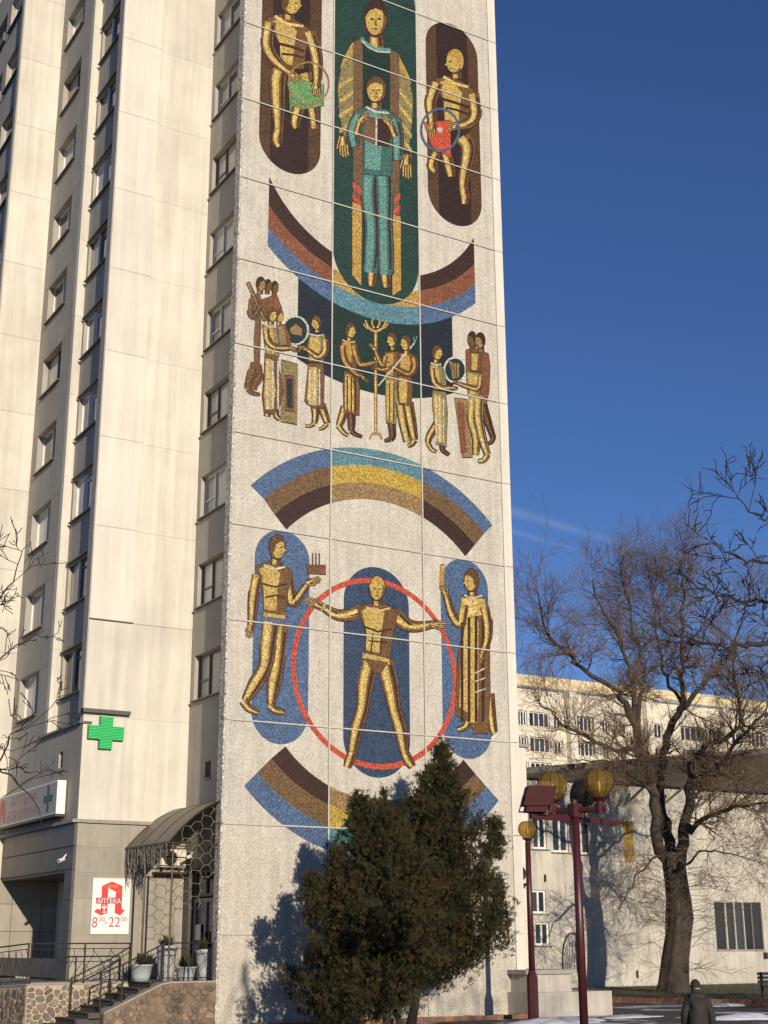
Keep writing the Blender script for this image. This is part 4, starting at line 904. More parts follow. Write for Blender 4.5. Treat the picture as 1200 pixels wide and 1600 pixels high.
# green cross
gx0, gx1, gz0, gz1 = -3.03, -1.9, 7.86, 8.84; gm = (gx0+gx1)/2; gzm = (gz0+gz1)/2; aw = .205
GRN = solid('green_enamel', (.012, .16, .05), .4, .05, 4); GRN2 = solid('lit_green_strip', (.03, .55, .14), .4, .05, 4)
gc = empty('green_cross', FP.P(gm, gz0), 'bright green ribbed pharmacy cross high on the cream wall', 'sign')
g = MB(); FP.box(g, gx0, gx1, gzm-aw, gzm+aw, .02, .14); FP.box(g, gm-aw, gm+aw, gzm+aw+.001, gz1, .02, .14); FP.box(g, gm-aw, gm+aw, gz0, gzm-aw-.001, .02, .14); part('case', g, GRN, gc)
nsl = 21; hh = (gz1-gz0)/nsl
for i in range(nsl):
    z = gz0+hh*(i+.5); wide = abs(z-gzm) < aw; g = MB(); FP.box(g, (gx0 if wide else gm-aw)+.01, (gx1 if wide else gm+aw)-.01, z-hh*.33, z+hh*.33, .14, .165); part('light_strip', g, GRN2, gc)
part('cable', MB().tube([FP.P(gm+.1, gz0, .03), FP.P(gm+.1, 5.75, .012)], .012, 5), WHITE, gc)
g = MB(); FP.box(g, gx0+.1, gx1-.1, gzm-.05, gzm+.05, 0, .02); part('bracket', g, METALD, gc)
# lightbox on the left-facing wall
FL = Frame((XZ, 0, 0), (0, -1, 0), (-1, 0, 0))
lb_ = empty('lightbox_sign', FL.P(-7.4, 5.95), 'long shaded white lightbox with red pharmacy lettering and a green cross', 'sign')
g = MB(); FL.box(g, -10.6, -4.45, 5.98, 6.98, .05, .32); part('box', g, WHITE, lb_); g = MB(); FL.box(g, -10.56, -4.49, 6.02, 6.94, .3201, .323); part('face', g, solid('shaded_sign_face', (.38, .335, .29), .5, .08, 2, streak=.1), lb_)  # white face greyed: its shade is put into the colour
g = MB(); FL.box(g, -10.64, -4.41, 5.9, 5.976, .03, .36); part('base_rail', g, METALD, lb_)
RB = solid('brick_red_lettering', (.34, .07, .045), .5, .05, 4); DG = solid('dark_green_sign', (.02, .09, .05), .5, .05, 4)
part('lettering', text_on(FL, 'АПТЕКА', -9.2, -6.5, 6.54, 6.86, .324), RB, lb_); part('lettering', text_on(FL, 'БЕРОЛИНА', -9.5, -6.2, 6.1, 6.4, .324), RB, lb_)
g = MB()
for (u0, u1, zz0, zz1) in ((-5.75, -4.85, 6.38, 6.6), (-5.42, -5.18, 6.08, 6.379), (-5.42, -5.18, 6.601, 6.9)): FL.box(g, u0, u1, zz0, zz1, .32, .326)
part('cross_emblem', g, DG, lb_)
g = MB(); g.add([FL.P(u, z, .325) for u, z in ((-10.5, 6.1), (-10.3, 6.1), (-10.3, 6.35), (-10.05, 6.35), (-10.05, 6.1), (-9.8, 6.1), (-9.85, 6.75), (-10.15, 6.9), (-10.45, 6.75))], [(0, 1, 2, 3, 4, 5, 6, 7, 8)]); part('letter_emblem', g, RB, lb_)
part('lintel_pipe', MB().tube([FL.P(-10.8, 7.0, .2), FL.P(-7.5, 7.3, .25), FL.P(-4.4, 7.25, .2)], .025, 5), METALD, lb_)
# satellite dish on the far left wall
sd = empty('satellite_dish', (XQ-.1, 12.6, 27.2), 'white satellite dish at the far left edge of the tower', 'satellite dish'); g = MB(); c = np.array((XQ-.55, 12.2, 27.6)); n_ = np.array((-.5, -.75, .3)); n_ = n_/np.linalg.norm(n_); a_ = cross3(n_, (0, 0, 1)); a_ = a_/np.linalg.norm(a_); b_ = cross3(a_, n_)
rings = [(0.0, -.12), (.2, -.1), (.4, -.03), (.48, .0)]; vs = []; fs = []
for r_, dz in rings:
    for k in range(20): q = 6.283*k/20; vs.append(c+a_*r_*math.cos(q)+b_*r_*math.sin(q)+n_*dz)
for i in range(3):
    for k in range(20): fs.append((i*20+k, i*20+(k+1) % 20, (i+1)*20+(k+1) % 20, (i+1)*20+k))
g.add(vs, fs); part('reflector', g, WHITE, sd); part('arm', MB().tube([c-b_*.4, c+n_*.4], .02, 5), METALD, sd); part('mount', MB().tube([c-n_*.1, (XQ, 12.6, 27.3)], .03, 5), METALD, sd)

# ------------------------------------------------------------------ link wall and stone planter beside the mosaic wall
lk = empty('link_wall', (11.4, 2.2, 0), 'narrow cream wall section set back at the right edge of the mosaic wall', 'wall')
for i, (z0, z1) in enumerate(((0, 2.9), (2.905, 5.8), (5.805, 8.7))): g = MB(); g.box(10.62, 12.32, 2, 6, z0, z1); part('wall_panel', g, CREAM2, lk)
g = MB(); g.box(10.6, 12.42, 1.9, 6, 8.705, 8.8); part('coping', g, KERBS, lk)
aircon(Frame((0, 2, 0), (1, 0, 0), (0, -1, 0)), 11.35, 12.15, 4.1, 4.72, .34, 'grey air conditioner on the narrow wall right of the mosaic')
pl_ = empty('stone_planter', (11.2, .2, 0), 'two-tier pale stone planter block at the foot of the mosaic wall', 'planter')
STN = solid('pale_grey_stone', (.42, .39, .34), .85, .12, 2.5, bump=.2, streak=.15, var2=.06)
for i in range(3): g = MB(); g.box(9.82+i*1.1, 9.82+(i+1)*1.1-.008, -1.05, 3.0, -.05, .72); part('stone_block', g, STN, pl_)
for i in range(2): g = MB(); g.box(9.95+i*.85, 9.95+(i+1)*.85-.008, -.9, 3.0, .724, 1.25); part('stone_block', g, STN, pl_)
g = MB(); g.box(9.82, 11.75, -1.0, 3.05, 1.254, 1.38); part('coping', g, KERBS, pl_)
ig = empty('iron_gate', (11.6, 2.0, 1.38), 'small arched wrought iron gate above the stone planter', 'gate'); gA = atd(880, 1522, 51); gB = atd(913, 1522, 51); gA[2] = gB[2] = 1.2
arc = [gA+(gB-gA)*(.5-.5*math.cos(q))+np.array((0, 0, .25+1.05*math.sin(q)**.8)) for q in np.linspace(.0, math.pi*.62, 12)]
part('frame', MB().tube([gA]+arc, .03, 5), IRON, ig); part('frame', MB().tube([gA+(gB-gA)*.68, gA+(gB-gA)*.68+np.array((0, 0, 1.25))], .03, 5), IRON, ig)
for i in range(6):
    f0 = .08+.1*i; P = [gA+(gB-gA)*(f0+.05*math.sin(3*q+i))+np.array((0, 0, 1.05*q*math.sin(.5+f0*2.2))) for q in np.linspace(0, 1, 7)]; part('scroll', MB().tube(P, .014, 4), IRON, ig)
sh = empty('iron_scrolls', (10.4, 2.2, 1.38), 'low row of wrought iron scrolls on top of the stone planter', 'railing'); rnd = random.Random(8)
for i in range(7):
    x = 10.3+i*.22; P = [(x+.1*math.sin(q*4+i)*q, 1.6, 1.38+.45*q) for q in np.linspace(0, 1, 7)]; part('scroll', MB().tube(P, .014, 4), IRON, sh)
# brick edging and soil under the mosaic wall
mb = MB(); mb.box(-.1, 9.8, -1.1, 0, -.05, .06); struct('planting_bed', mb, SOIL)
kb = empty('brick_kerb', (4.8, -1.2, 0), 'low brick edging under the mosaic wall and the conifers', 'kerb'); bm_ = None
for i in range(38):
    if bm_ is None: g = MB(); g.box(-.1, .15, -1.32, -1.1, -.03, .13); bm_ = part('brick', g, BRICKC, kb)
    else: copy_part(bm_, kb, (.26*i, 0, RND.uniform(-.01, .01)))

# ------------------------------------------------------------------ white building with deep eaves behind the willow
bB = onz(920, 1548, .12); YW = float(bB[1])
FB = Frame((bB[0], YW, 0), (1, 0, 0), (0, -1, 0))
BW = solid('worn_white_plaster', (.47, .44, .38), .9, .18, .7, bump=.2, bscale=20, streak=.16)
wb = empty('white_building', (bB[0], bB[1], 0), 'low white plastered building with deep sloping eaves behind the willow', 'building')
hb = lambda p: FB.hit(*p)
def rect(x0, y0, x1, y1): a = hb((x0, y1)); b = hb((x1, y0)); return (a[0], b[0], a[1], b[1])
wins = [rect(864, 1279, 887, 1331), rect(833, 1276, 853, 1326), rect(897, 1274, 921, 1334), rect(831, 1391, 853, 1427), rect(837, 1441, 858, 1477)]
slots = [rect(x0+1.6, 1410, x1-2.4, 1484) for x0, x1 in ((1119, 1134), (1137.5, 1148), (1151, 1162), (1165, 1176), (1178, 1191))]
slots += [(s_[0]+4.2, s_[1]+4.2, s_[2], s_[3]) for s_ in slots]
slots += [(s_[0]+9.0, s_[1]+9.0, s_[2], s_[3]) for s_ in slots[:5]]
us0, us1 = -9.0, 24.0; WT = 9.4
g = MB(); sheet(g, FB, us0, us1, 0, WT, wins+slots, .2); part('wall', g, BW, wb)
g = MB()
for (u0, u1) in ((us0, us1),): g.hexa([FB.P(u0, 0, -.5), FB.P(u1, 0, -.5), FB.P(u1, 0, -9), FB.P(u0, 0, -9), FB.P(u0, WT, -.5), FB.P(u1, WT, -.5), FB.P(u1, WT, -9), FB.P(u0, WT, -9)])
part('core', g, DARKIN, wb)
g = MB(); sheet(g, Frame(FB.P(us1, 0), -FB.N, FB.U), 0, 9, 0, WT, [], .2); sheet(g, Frame(FB.P(us0, 0), -FB.N, -FB.U), 0, 9, 0, WT, [], .2); part('side_wall', g, BW, wb)
for w_ in wins: window(FB, *w_, .12, (.5,), FRAMEW, wb, glass=GLASSD, sill=.14, sillmat=KERBS, sill_ext=.12, bar=.09)
for w_ in slots: window(FB, *w_, .09, (), FRAMED, wb, glass=GLASSD, sill=.1, sillmat=KERBS, sill_ext=.03, bar=.02)
# eaves: thin roof slab, rising and reaching further out to the right, on struts
ROOFB = solid('dark_eave_board', (.36, .335, .29), .85, .35, .8, bump=.3)
eL = ony(816, 1208, YW-.7); eR = ony(1183, 1178, YW-4.8); eD = (eR-eL)/(eR[0]-eL[0])
def eave(x): return eL+eD*(x-eL[0])
xa, xb = bB[0]+us0, bB[0]+us1; kk = 14
g = MB(); g2 = MB()
for i in range(kk):
    x0, x1 = xa+(xb-xa)*i/kk, xa+(xb-xa)*(i+1)/kk; p, q = eave(x0), eave(x1); t_ = np.array((0, 0, .16)); bk = lambda x: np.array((x, YW+.4, WT+.02)); bf = lambda x: np.array((x, YW+9, WT+.3))
    g.hexa([p, q, bk(x1), bk(x0), p+t_, q+t_, bf(x1), bf(x0)]); o_ = np.array((0, .06, 0)); u_ = np.array((0, 0, .24)); d_ = np.array((0, -.003, -.04)); g2.hexa([p+d_-o_, q+d_-o_, q+d_, p+d_, p-o_+u_, q-o_+u_, q+d_+u_, p+d_+u_])
part('roof', g, ROOFB, wb); part('fascia_board', g2, solid('dark_fascia', (.05, .047, .042), .6, .2, 3), wb)
for x in np.arange(xa+.6, xb, 2.2): e_ = eave(x); w0 = np.array((x, YW, WT-1.0)); part('strut', MB().tube([w0, w0*.25+(e_-np.array((0, 0, .2)))*.75], .07, 5), ROOFB, wb)
g = MB(); a, b = hb((920, 1345)), hb((975, 1290))
nx, nz = 3, 2
for i in range(nx):
    for j in range(nz): part('facing_tile', bevel_panel(FB, a[0]+(b[0]-a[0])*i/nx+.01, a[0]+(b[0]-a[0])*(i+1)/nx-.01, a[1]+(b[1]-a[1])*j/nz+.01, a[1]+(b[1]-a[1])*(j+1)/nz-.01, -.02, .05, .01), BW, wb)
a, b = hb((975, 1346)), hb((987, 1283)); g = MB(); FB.box(g, a[0], b[0], a[1], b[1], .0, .06); thing('ochre_banner', g, solid('ochre_cloth', (.34, .22, .04), .8, .15, 3), FB.P(a[0], a[1]), 'narrow ochre hanging banner on the white building behind the lamp', 'banner')
a = hb((1195, 1493)); g = MB(); FB.box(g, a[0]-.1, a[0]+.12, a[1]-.15, a[1]+.15, 0, .1); part('meter_box', g, METALD, wb)
for (px, py) in ((995, 1520), (851, 1370)): a = hb((px, py)); g = MB(); FB.box(g, a[0]-.05, a[0]+.05, a[1]-.22, a[1]+.1, 0, .06); part('wall_fitting', g, METALD, wb)

# ------------------------------------------------------------------ long apartment block far behind
YB = 92.0; F2 = Frame((0, YB, 0), (1, 0, 0), (0, -1, 0)); h2 = lambda x, y: F2.hit(x, y)
CR3 = solid('cream_block_paint', (.66, .60, .47), .9, .06, .15, streak=.06); CR4 = solid('yellow_parapet', (.66, .54, .32), .9, .08, .3)
ab = empty('apartment_block', (110, YB, 0), 'long cream apartment block with rows of windows behind the white building', 'building')
z8 = lambda x, y: (800+x/3, 1050+y/3)
ztop = h2(808, 1066)[1]; st_h = 2.9
colsA = [(30, 72, 3, 0), (82, 178, 4, 0), (196, 232, 2, 0), (306, 384, 4, 1), (424, 456, 2, 0), (502, 540, 2, 0), (648, 706, 3, 0), (792, 900, 4, 1), (922, 1000, 4, 0), (1030, 1075, 2, 0), (1110, 1190, 4, 1)]
wz1 = h2(*z8(130, 188))[1]; wz0 = wz1-1.75
ops = []
for c in colsA:
    u0 = h2(*z8(c[0], 215+.075*c[0]))[0]; u1 = h2(*z8(c[1], 215+.075*c[1]))[0]
    for r_ in range(5): ops.append((u0, u1, wz0-r_*st_h, wz1-r_*st_h-(.25 if c[2] == 2 else 0), c, r_))
uE0, uE1 = 60.0, 175.0
g = MB(); sheet(g, F2, uE0, uE1, 0, ztop-.6, ops, .5); part('wall', g, CR3, ab)
g = MB(); F2.box(g, uE0, uE1, 0, ztop-.8, -12, -.8); part('core', g, DARKIN, ab)
g = MB(); F2.box(g, uE0-.3, uE1+.3, ztop-.6, ztop-.35, -12, .25); part('cornice', g, solid('blue_grey_flashing', (.22, .24, .28), .6, .1, 2), ab)
g = MB(); F2.box(g, uE0, uE1, ztop-.349, ztop+1.0, -12, .05); part('parapet', g, CR4, ab)
for (u0, u1, a, b, c, r_) in ops:
    w_ = window(F2, u0+.02, u1-.02, a+.02, b-.02, .25 if not c[3] else .45, [(k+1)/c[2] for k in range(c[2]-1)], FRAMEW, ab, glass=GLASSD, sill=.1, sillmat=CR4, bar=.11)
for px in (890, 1010, 1130):
    u0 = h2(px, 1150)[0]; g = MB(); F2.box(g, u0-.5, u0+.5, 0, ztop-.62, .001, .9); part('pilaster', g, CR3, ab)

# ------------------------------------------------------------------ street lamps
MAROON = solid('maroon_lamp_paint', (.06, .010, .012), .42, .15, 6, spec=.6)
def amber_glass():
    m, N, L = mat('amber_lamp_glass'); b = N['Principled BSDF']; b.inputs['Base Color'].default_value = (.34, .22, .055, 1); b.inputs['Roughness'].default_value = .08
    tr = N.new('ShaderNodeBsdfTransparent'); tr.inputs[0].default_value = (.74, .60, .32, 1); mx = N.new('ShaderNodeMixShader'); mx.inputs[0].default_value = .3
    L.new(tr.outputs[0], mx.inputs[1]); L.new(b.outputs[0], mx.inputs[2]); L.new(mx.outputs[0], N['Material Output'].inputs[0]); return m
AMB = amber_glass()
def globe(parent, c, d):
    x, y, z = c; r_ = d/2; prof = [(r_*.42, -r_*.9), (r_*.82, -r_*.52), (r_, -r_*.12), (r_, r_*.30), (r_*.80, r_*.72), (r_*.40, r_*.96)]
    gl = part('lamp_globe', MB().lathe((x, y, z), prof, 10, off=.2), AMB, parent)
    g = MB()
    for k in range(10):
        q = 6.283*k/10+.2; g.tube([(x+p[0]*1.01*math.cos(q), y+p[0]*1.01*math.sin(q), z+p[1]) for p in prof], .006, 4, caps=False)
    part('glazing_bars', g, METALD, gl)
    part('bulb', MB().lathe((x, y, z-.05), [(.02, -.12), (.05, -.04), (.055, .04), (.02, .1)], 10), WHITE, gl, True)
    part('lamp_cup', MB().lathe((x, y, z), [(r_*.2, -r_*1.45), (r_*.24, -r_*1.2), (r_*.62, -r_*.93), (r_*.60, -r_*.88)], 12), MAROON, parent)
ps = onz(834, 1597, 0); tz = atd(826, 1297, math.hypot(*(ps-CAM)[:2]))
sl_ = empty('street_lamp', ps, 'slender maroon lamp post with one small amber globe by the mosaic wall', 'street lamp', 'maroon street lamps')
bx = ps; part('base_box', MB().lathe((bx[0], bx[1], 0), [(.165, 0), (.165, 1.22), (.095, 1.42), (.09, 1.44)], 8, off=.39), MAROON, sl_)
part('post', MB().tube([(bx[0], bx[1], 1.4), (bx[0], bx[1], tz[2]-.36)], [.095, .08], 12), MAROON, sl_, True); globe(sl_, (bx[0], bx[1], tz[2]), .54)
BD = 27.5; pb = atd(911, 1560, BD); pb[2] = 0
big = empty('street_lamp', pb, 'tall maroon lamp post with two amber globes and floodlights on its arms', 'street lamp', 'maroon street lamps')
hz_ = atd(905, 1266, BD)[2]
part('base_box', MB().lathe((pb[0], pb[1], 0), [(.17, 0), (.17, .45), (.1, .6), (.09, .62)], 8), MAROON, big)
part('post', MB().tube([(pb[0], pb[1], .6), (pb[0], pb[1], hz_-.1)], [.08, .074], 14), MAROON, big, True)
part('head_block', MB().box(pb[0]-.1, pb[0]+.1, pb[1]-.1, pb[1]+.1, hz_-.13, hz_+.12), MAROON, big)
part('head_cap', MB().lathe((pb[0], pb[1], hz_+.121), [(.06, 0), (.06, .07), (.03, .09)], 10), METALD, big)
rv = np.array((math.cos(YAW+.13), -math.sin(YAW+.13), 0)); fv = np.array((math.sin(YAW+.13), math.cos(YAW+.13), 0))
ad = rv*.94+fv*-.34; A0 = pb+ad*-.52+np.array((0, 0, hz_)); A1 = pb+ad*.62+np.array((0, 0, hz_))
part('arm', MB().tube([A0, A1], .055, 10), MAROON, big)
for s_, off in ((-.44, .0), (.50, 0)):
    c = pb+ad*s_+np.array((0, 0, hz_)); part('arm_clamp', MB().box(c[0]-.075, c[0]+.075, c[1]-.075, c[1]+.075, c[2]-.09, c[2]+.1), MAROON, big); globe(big, (c[0], c[1], c[2]+.48), .57)
bd = np.array((math.sin(math.radians(80)), math.cos(math.radians(80)), 0)); B0 = pb-bd*1.25+np.array((0, 0, hz_-.16)); B1 = pb+bd*1.3+np.array((0, 0, hz_-.16)); sd_ = np.array((-bd[1], bd[0], 0))*.035; up = np.array((0, 0, .05))
off = -np.array((bd[1], -bd[0], 0))*0
g = MB(); o_ = fv*.13; g.hexa([B0-sd_-up+o_, B1-sd_-up+o_, B1+sd_-up+o_, B0+sd_-up+o_, B0-sd_+up+o_, B1-sd_+up+o_, B1+sd_+up+o_, B0+sd_+up+o_]); part('cross_bar', g, MAROON, big)
def obox(c, x, y, z, hx, hy, hz): return [c+x*a*hx+y*b*hy+z*d*hz for d in (-1, 1) for a, b in ((-1, -1), (1, -1), (1, 1), (-1, 1))]
fl = empty('floodlight', B0+up, 'maroon box floodlight tilted on the left end of the lamp cross bar', 'floodlight'); c = B0+bd*.25+np.array((0, 0, .36)); xx = rv*.97+fv*.24; yy = cross3((0, 0, 1), xx); tl = math.radians(20); zz = np.array((0, 0, 1))*math.cos(tl)+rv*.28+yy*.12; zz = zz/np.linalg.norm(zz)
MARB = solid('dull_maroon_paint', (.05, .009, .010), .7, .15, 6, spec=.2); g = MB(); p8 = obox(c, xx, yy, zz, .27, .17, .19); g.hexa(p8); part('housing', g, MARB, fl); g = MB(); g.hexa(obox(c-zz*.25, xx, yy, zz, .2, .12, .055)); part('ballast', g, MARB, fl)
g = MB(); g.hexa(obox(c-yy*(.175 if yy@fv < 0 else -.175), xx, yy, zz, .24, .004, .16)); part('glass', g, GLASSD, fl)
for s_ in (-1, 1): part('bracket', MB().tube([c+xx*.29*s_, c+xx*.3*s_-zz*.3, B0+bd*.25+up+o_*0], .02, 5), METALD, fl)
f2 = empty('floodlight', pb+up, 'round dark floodlight behind the right-hand amber globe', 'floodlight'); c = atd(914, 1240, BD+.5); nrm = fv*.55-rv*.75+np.array((0, 0, .35)); nrm = nrm/np.linalg.norm(nrm)
part('housing', MB().tube([c-nrm*.22, c-nrm*.1, c+nrm*.05, c+nrm*.14], [.12, .24, .29, .30], 18), solid('dark_grey_lamp_case', (.05, .052, .055), .35, .1, 6), f2, True); part('glass', MB().tube([c+nrm*.141, c+nrm*.15], .27, 18), GLASSD, f2)
part('bracket', MB().tube([c-np.array((0, 0, .25)), (c[0], c[1], hz_-.1)], .03, 6), METALD, f2); part('bracket', MB().tube([(c[0], c[1], hz_-.1), pb+bd*.2+np.array((0, 0, hz_-.14))], .025, 6), METALD, f2)
part('cable', MB().tube([c-nrm*.2, c+np.array((.1, 0, -.5)), pb+bd*.75+np.array((0, 0, hz_-.4)), pb+bd*.8+np.array((0, 0, hz_-.1))], .015, 5), METALD, f2)

# ------------------------------------------------------------------ trees
BARK = solid('willow_bark', (.058, .045, .033), .95, .35, 5, bump=.9, bscale=14, streak=.3); BARK2 = solid('dark_bark', (.032, .026, .021), .95, .3, 6, bump=.6, bscale=20)
TWIG = solid('brown_twigs', (.125, .08, .048), .9, .25, 3); TWIGD = solid('dark_twigs', (.028, .023, .019), .9, .25, 3)
FC = {}
class Tree:
    def __init__(s, seed): s.r = random.Random(seed); s.trunk = MB(); s.tw = MB(); s.n = 0
    def chain(s, pts, rad, thick, n):
        mb = s.trunk if thick else s.tw
        if n > 4: mb.tube(pts, rad, n, caps=False); return
        P = np.array(pts); m_ = len(P); t = P[-1]-P[0]; a = cross3(t, (.31, .17, 1.0)); a = a/(np.linalg.norm(a)+1e-9); b = cross3(t/(np.linalg.norm(t)+1e-9), a)
        q = np.arange(n)*2*math.pi/n; ring = np.cos(q)[:, None]*a+np.sin(q)[:, None]*b; V_ = (P[:, None, :]+np.array(rad)[:, None, None]*ring[None]).reshape(-1, 3)
        key = (m_, n)
        if key not in FC: FC[key] = np.array([(i*n+k, i*n+(k+1) % n, (i+1)*n+(k+1) % n, (i+1)*n+k) for i in range(m_-1) for k in range(n)])
        o = len(mb.v); mb.v.extend(V_.tolist()); fs = (FC[key]+o).tolist(); mb.f.extend(fs); mb.m.extend([0]*len(fs))
    def sub(s, p, d, L_, r_, lvl, up, maxl, curl, nseg=4):
        """grow one branch and its children"""
        R = s.r; P = [np.array(p, float)]; d = np.array(d, float)/np.linalg.norm(d); ds = [d]
        for i in range(nseg):
            d = d+np.array((R.gauss(0, curl), R.gauss(0, curl), R.gauss(0, curl)+up)); d = d/np.linalg.norm(d); P.append(P[-1]+d*L_/nseg); ds.append(d)
        rr = [max(.0055, r_*(1-.8*i/nseg)) for i in range(nseg+1)]
        s.chain(P, rr, r_ > .05, 6 if r_ > .05 else (4 if r_ > .02 else 3))
        if lvl >= maxl: return
        nc = s.kids[lvl]
        for k in range(nc):
            t = R.uniform(.18, 1.0); i = min(nseg-1, int(t*nseg)); q = P[i]+(P[i+1]-P[i])*(t*nseg-i)
            a = R.uniform(0, 6.283); dd = ds[i]; e1 = cross3(dd, (0.3, .2, 1)); e1 = e1/np.linalg.norm(e1); e2 = cross3(dd, e1); sp = R.uniform(.35, .95)
            s.sub(q, dd*math.cos(sp)+(e1*math.cos(a)+e2*math.sin(a))*math.sin(sp), L_*R.uniform(*s.ratio), rr[i]*.6, lvl+1, up*s.upk, maxl, curl*1.15, 3 if lvl else 4)
    def limb(s, pts, r0, r1, n=9, per=5.0, L=(1.25, 2.4), up=.10, maxl=2, start=.15, curl=.16, jit=.07):
        P = [np.array(p, float) for p in pts]; out = []
        for i in range(len(P)-1):
            p0, p1, p2, p3 = P[max(i-1, 0)], P[i], P[i+1], P[min(i+2, len(P)-1)]
            for j in range(4):
                t = j/4; out.append(.5*((2*p1)+(-p0+p2)*t+(2*p0-5*p1+4*p2-p3)*t*t+(-p0+3*p1-3*p2+p3)*t**3)+np.array([s.r.gauss(0, jit) if (i or j) else 0 for _ in range(3)]))
        out.append(P[-1]); m_ = len(out); rr = [r0+(r1-r0)*(i/(m_-1))**.8 for i in range(m_)]; s.chain(out, rr, True, n)
        ln = sum(np.linalg.norm(out[i+1]-out[i]) for i in range(m_-1)); k = int(ln*per)
        for _ in range(k):
            t = s.r.uniform(start, 1)*(m_-1); i = min(m_-2, int(t)); q = out[i]+(out[i+1]-out[i])*(t-i); tg = out[i+1]-out[i]; tg = tg/(np.linalg.norm(tg)+1e-9)
            v = np.array((s.r.gauss(0, 1), s.r.gauss(0, 1), s.r.gauss(0, .8)+.25)); v = v-tg*(v@tg)*.6+tg*.5
            f = .55+.45*t/(m_-1); s.sub(q, v, s.r.uniform(*L)*f, min(.045, rr[i]*.45), 0, up, maxl, curl)
    def build(s, name, loc, label, cat, bark, twig, group=None):
        t = empty(name, loc, label, cat, group); part('trunk', s.trunk, bark, t, True); part('crown', s.tw, twig, t); return t
WD = 61.6
def wp(px, py, dd=0.0): return atd(px, py, WD+dd)
w = Tree(21); w.kids = [7, 6, 4]; w.ratio = (.45, .8); w.upk = .55
root = wp(1054, 1552); root[2] = .1
# fluted trunk
g = w.trunk; rows_ = [(1050, 1556, 30), (1052, 1540, 26), (1056, 1500, 22), (1061, 1460, 21), (1063, 1435, 22), (1061, 1405, 20), (1057, 1375, 19), (1053, 1350, 19), (1051, 1332, 16)]
vs = []; fs = []; nn = 28
for j, (px, py, rp) in enumerate(rows_):
    c = wp(px, py)
    if j == 0: c[2] = 0.0
    for k in range(nn):
        q = 6.283*k/nn; rr_ = rp*.9*WD/FPX*(1+.09*math.sin(5*q+j*.35)+.07*math.sin(9*q-j*.5)+.05*w.r.uniform(-1, 1)); vs.append((c[0]+rr_*math.cos(q), c[1]+rr_*math.sin(q)*.9, c[2]))
for j in range(len(rows_)-1):
    for k in range(nn): fs.append((j*nn+k, j*nn+(k+1) % nn, (j+1)*nn+(k+1) % nn, (j+1)*nn+k))
g.add(vs, fs)
lm = lambda *a: [wp(*p) for p in a]
px2m = WD/FPX
w.limb(lm((1046, 1358, 0), (1030, 1315, -.3), (1022, 1244, -.6), (1011, 1194, -.9), (994, 1147, -1.2), (979, 1101, -1.4)), 9.86*px2m, 5.40*px2m, 11, per=1.2, start=.4)
w.limb(lm((981, 1105, -1.4), (965, 1085, -1.8), (916, 1048, -2.6), (886, 1020, -3), (862, 1000, -3.3), (848, 965, -3.6), (838, 925, -3.8)), 4.93*px2m, 0.90*px2m, per=5)
w.limb(lm((988, 1125, -1.2), (991, 1076, -1), (980, 1035, -.8), (961, 983, -.5), (932, 935, 0), (928, 905, .3)), 4.64*px2m, 0.90*px2m, per=5.5)
w.limb(lm((994, 1140, -1), (1002, 1085, 0), (1007, 1040, .8), (992, 990, 1.2), (979, 922, 1.6), (970, 893, 2)), 4.35*px2m, 0.90*px2m, per=5.5)
w.limb(lm((1013, 1196, -.8), (993, 1174, -1.6), (940, 1162, -3), (897, 1140, -4), (864, 1115, -4.6), (835, 1095, -5)), 4.64*px2m, 0.96*px2m, per=5)
w.limb(lm((1020, 1240, -.5), (985, 1212, -2), (955, 1190, -3), (900, 1190, -4)), 2.90*px2m, 0.72*px2m, per=5)
w.limb(lm((1050, 1352, .4), (1043, 1300, .6), (1034, 1260, .9), (1030, 1215, 1.2), (1036, 1178, 1.4), (1050, 1130, 1.5), (1068, 1103, 1.6)), 9.28*px2m, 5.40*px2m, 11, per=1.5, start=.4)
w.limb(lm((1068, 1106, 1.6), (1067, 1060, 1.4), (1066, 1020, 1.2), (1069, 940, 1.0), (1064, 910, 1), (1060, 878, 1)), 4.64*px2m, 0.78*px2m, per=7)
w.limb(lm((1066, 1108, 1.6), (1096, 1073, 2), (1122, 1040, 2.3), (1145, 1010, 2.5), (1160, 960, 2.8), (1163, 935, 3)), 4.35*px2m, 0.78*px2m, per=5)
w.limb(lm((1066, 1100, 1.4), (1040, 1060, 2.4), (1030, 1010, 3), (1020, 950, 3.4), (1022, 912, 3.6)), 3.19*px2m, 0.72*px2m, per=5.5)
w.limb(lm((1060, 1352, 0), (1068, 1300, -.5), (1078, 1244, -.9), (1083, 1208, -1.2), (1090, 1180, -1.5), (1122, 1160, -2), (1158, 1130, -2.4), (1147, 1060, -2.8), (1150, 1000, -3)), 9.86*px2m, 1.20*px2m, 11, per=3.6, start=.3)
w.limb(lm((1080, 1240, -1), (1110, 1212, -1.5), (1138, 1183, -2.2), (1172, 1133, -3), (1205, 1110, -3.6), (1235, 1060, -4)), 5.22*px2m, 0.96*px2m, per=5)
w.limb(lm((1070, 1300, -.6), (1092, 1286, -1.2), (1136, 1265, -2.2), (1200, 1256, -3.5), (1240, 1262, -4)), 5.22*px2m, 0.96*px2m, per=5.5, up=.02)
w.limb(lm((1075, 1262, -.6), (1100, 1230, .4), (1130, 1215, 1.4), (1185, 1225, 2.4)), 3.48*px2m, 0.72*px2m, per=6)
w.limb(lm((1062, 1360, -.6), (1090, 1335, -1.6), (1130, 1330, -2.4), (1180, 1345, -3.2)), 2.32*px2m, 0.48*px2m, per=3.5, up=-.04)
w.limb(lm((1040, 1330, -.4), (1010, 1352, -1.4), (980, 1390, -2), (965, 1420, -2.3)), 2.32*px2m, 0.48*px2m, per=3.5, up=-.03)
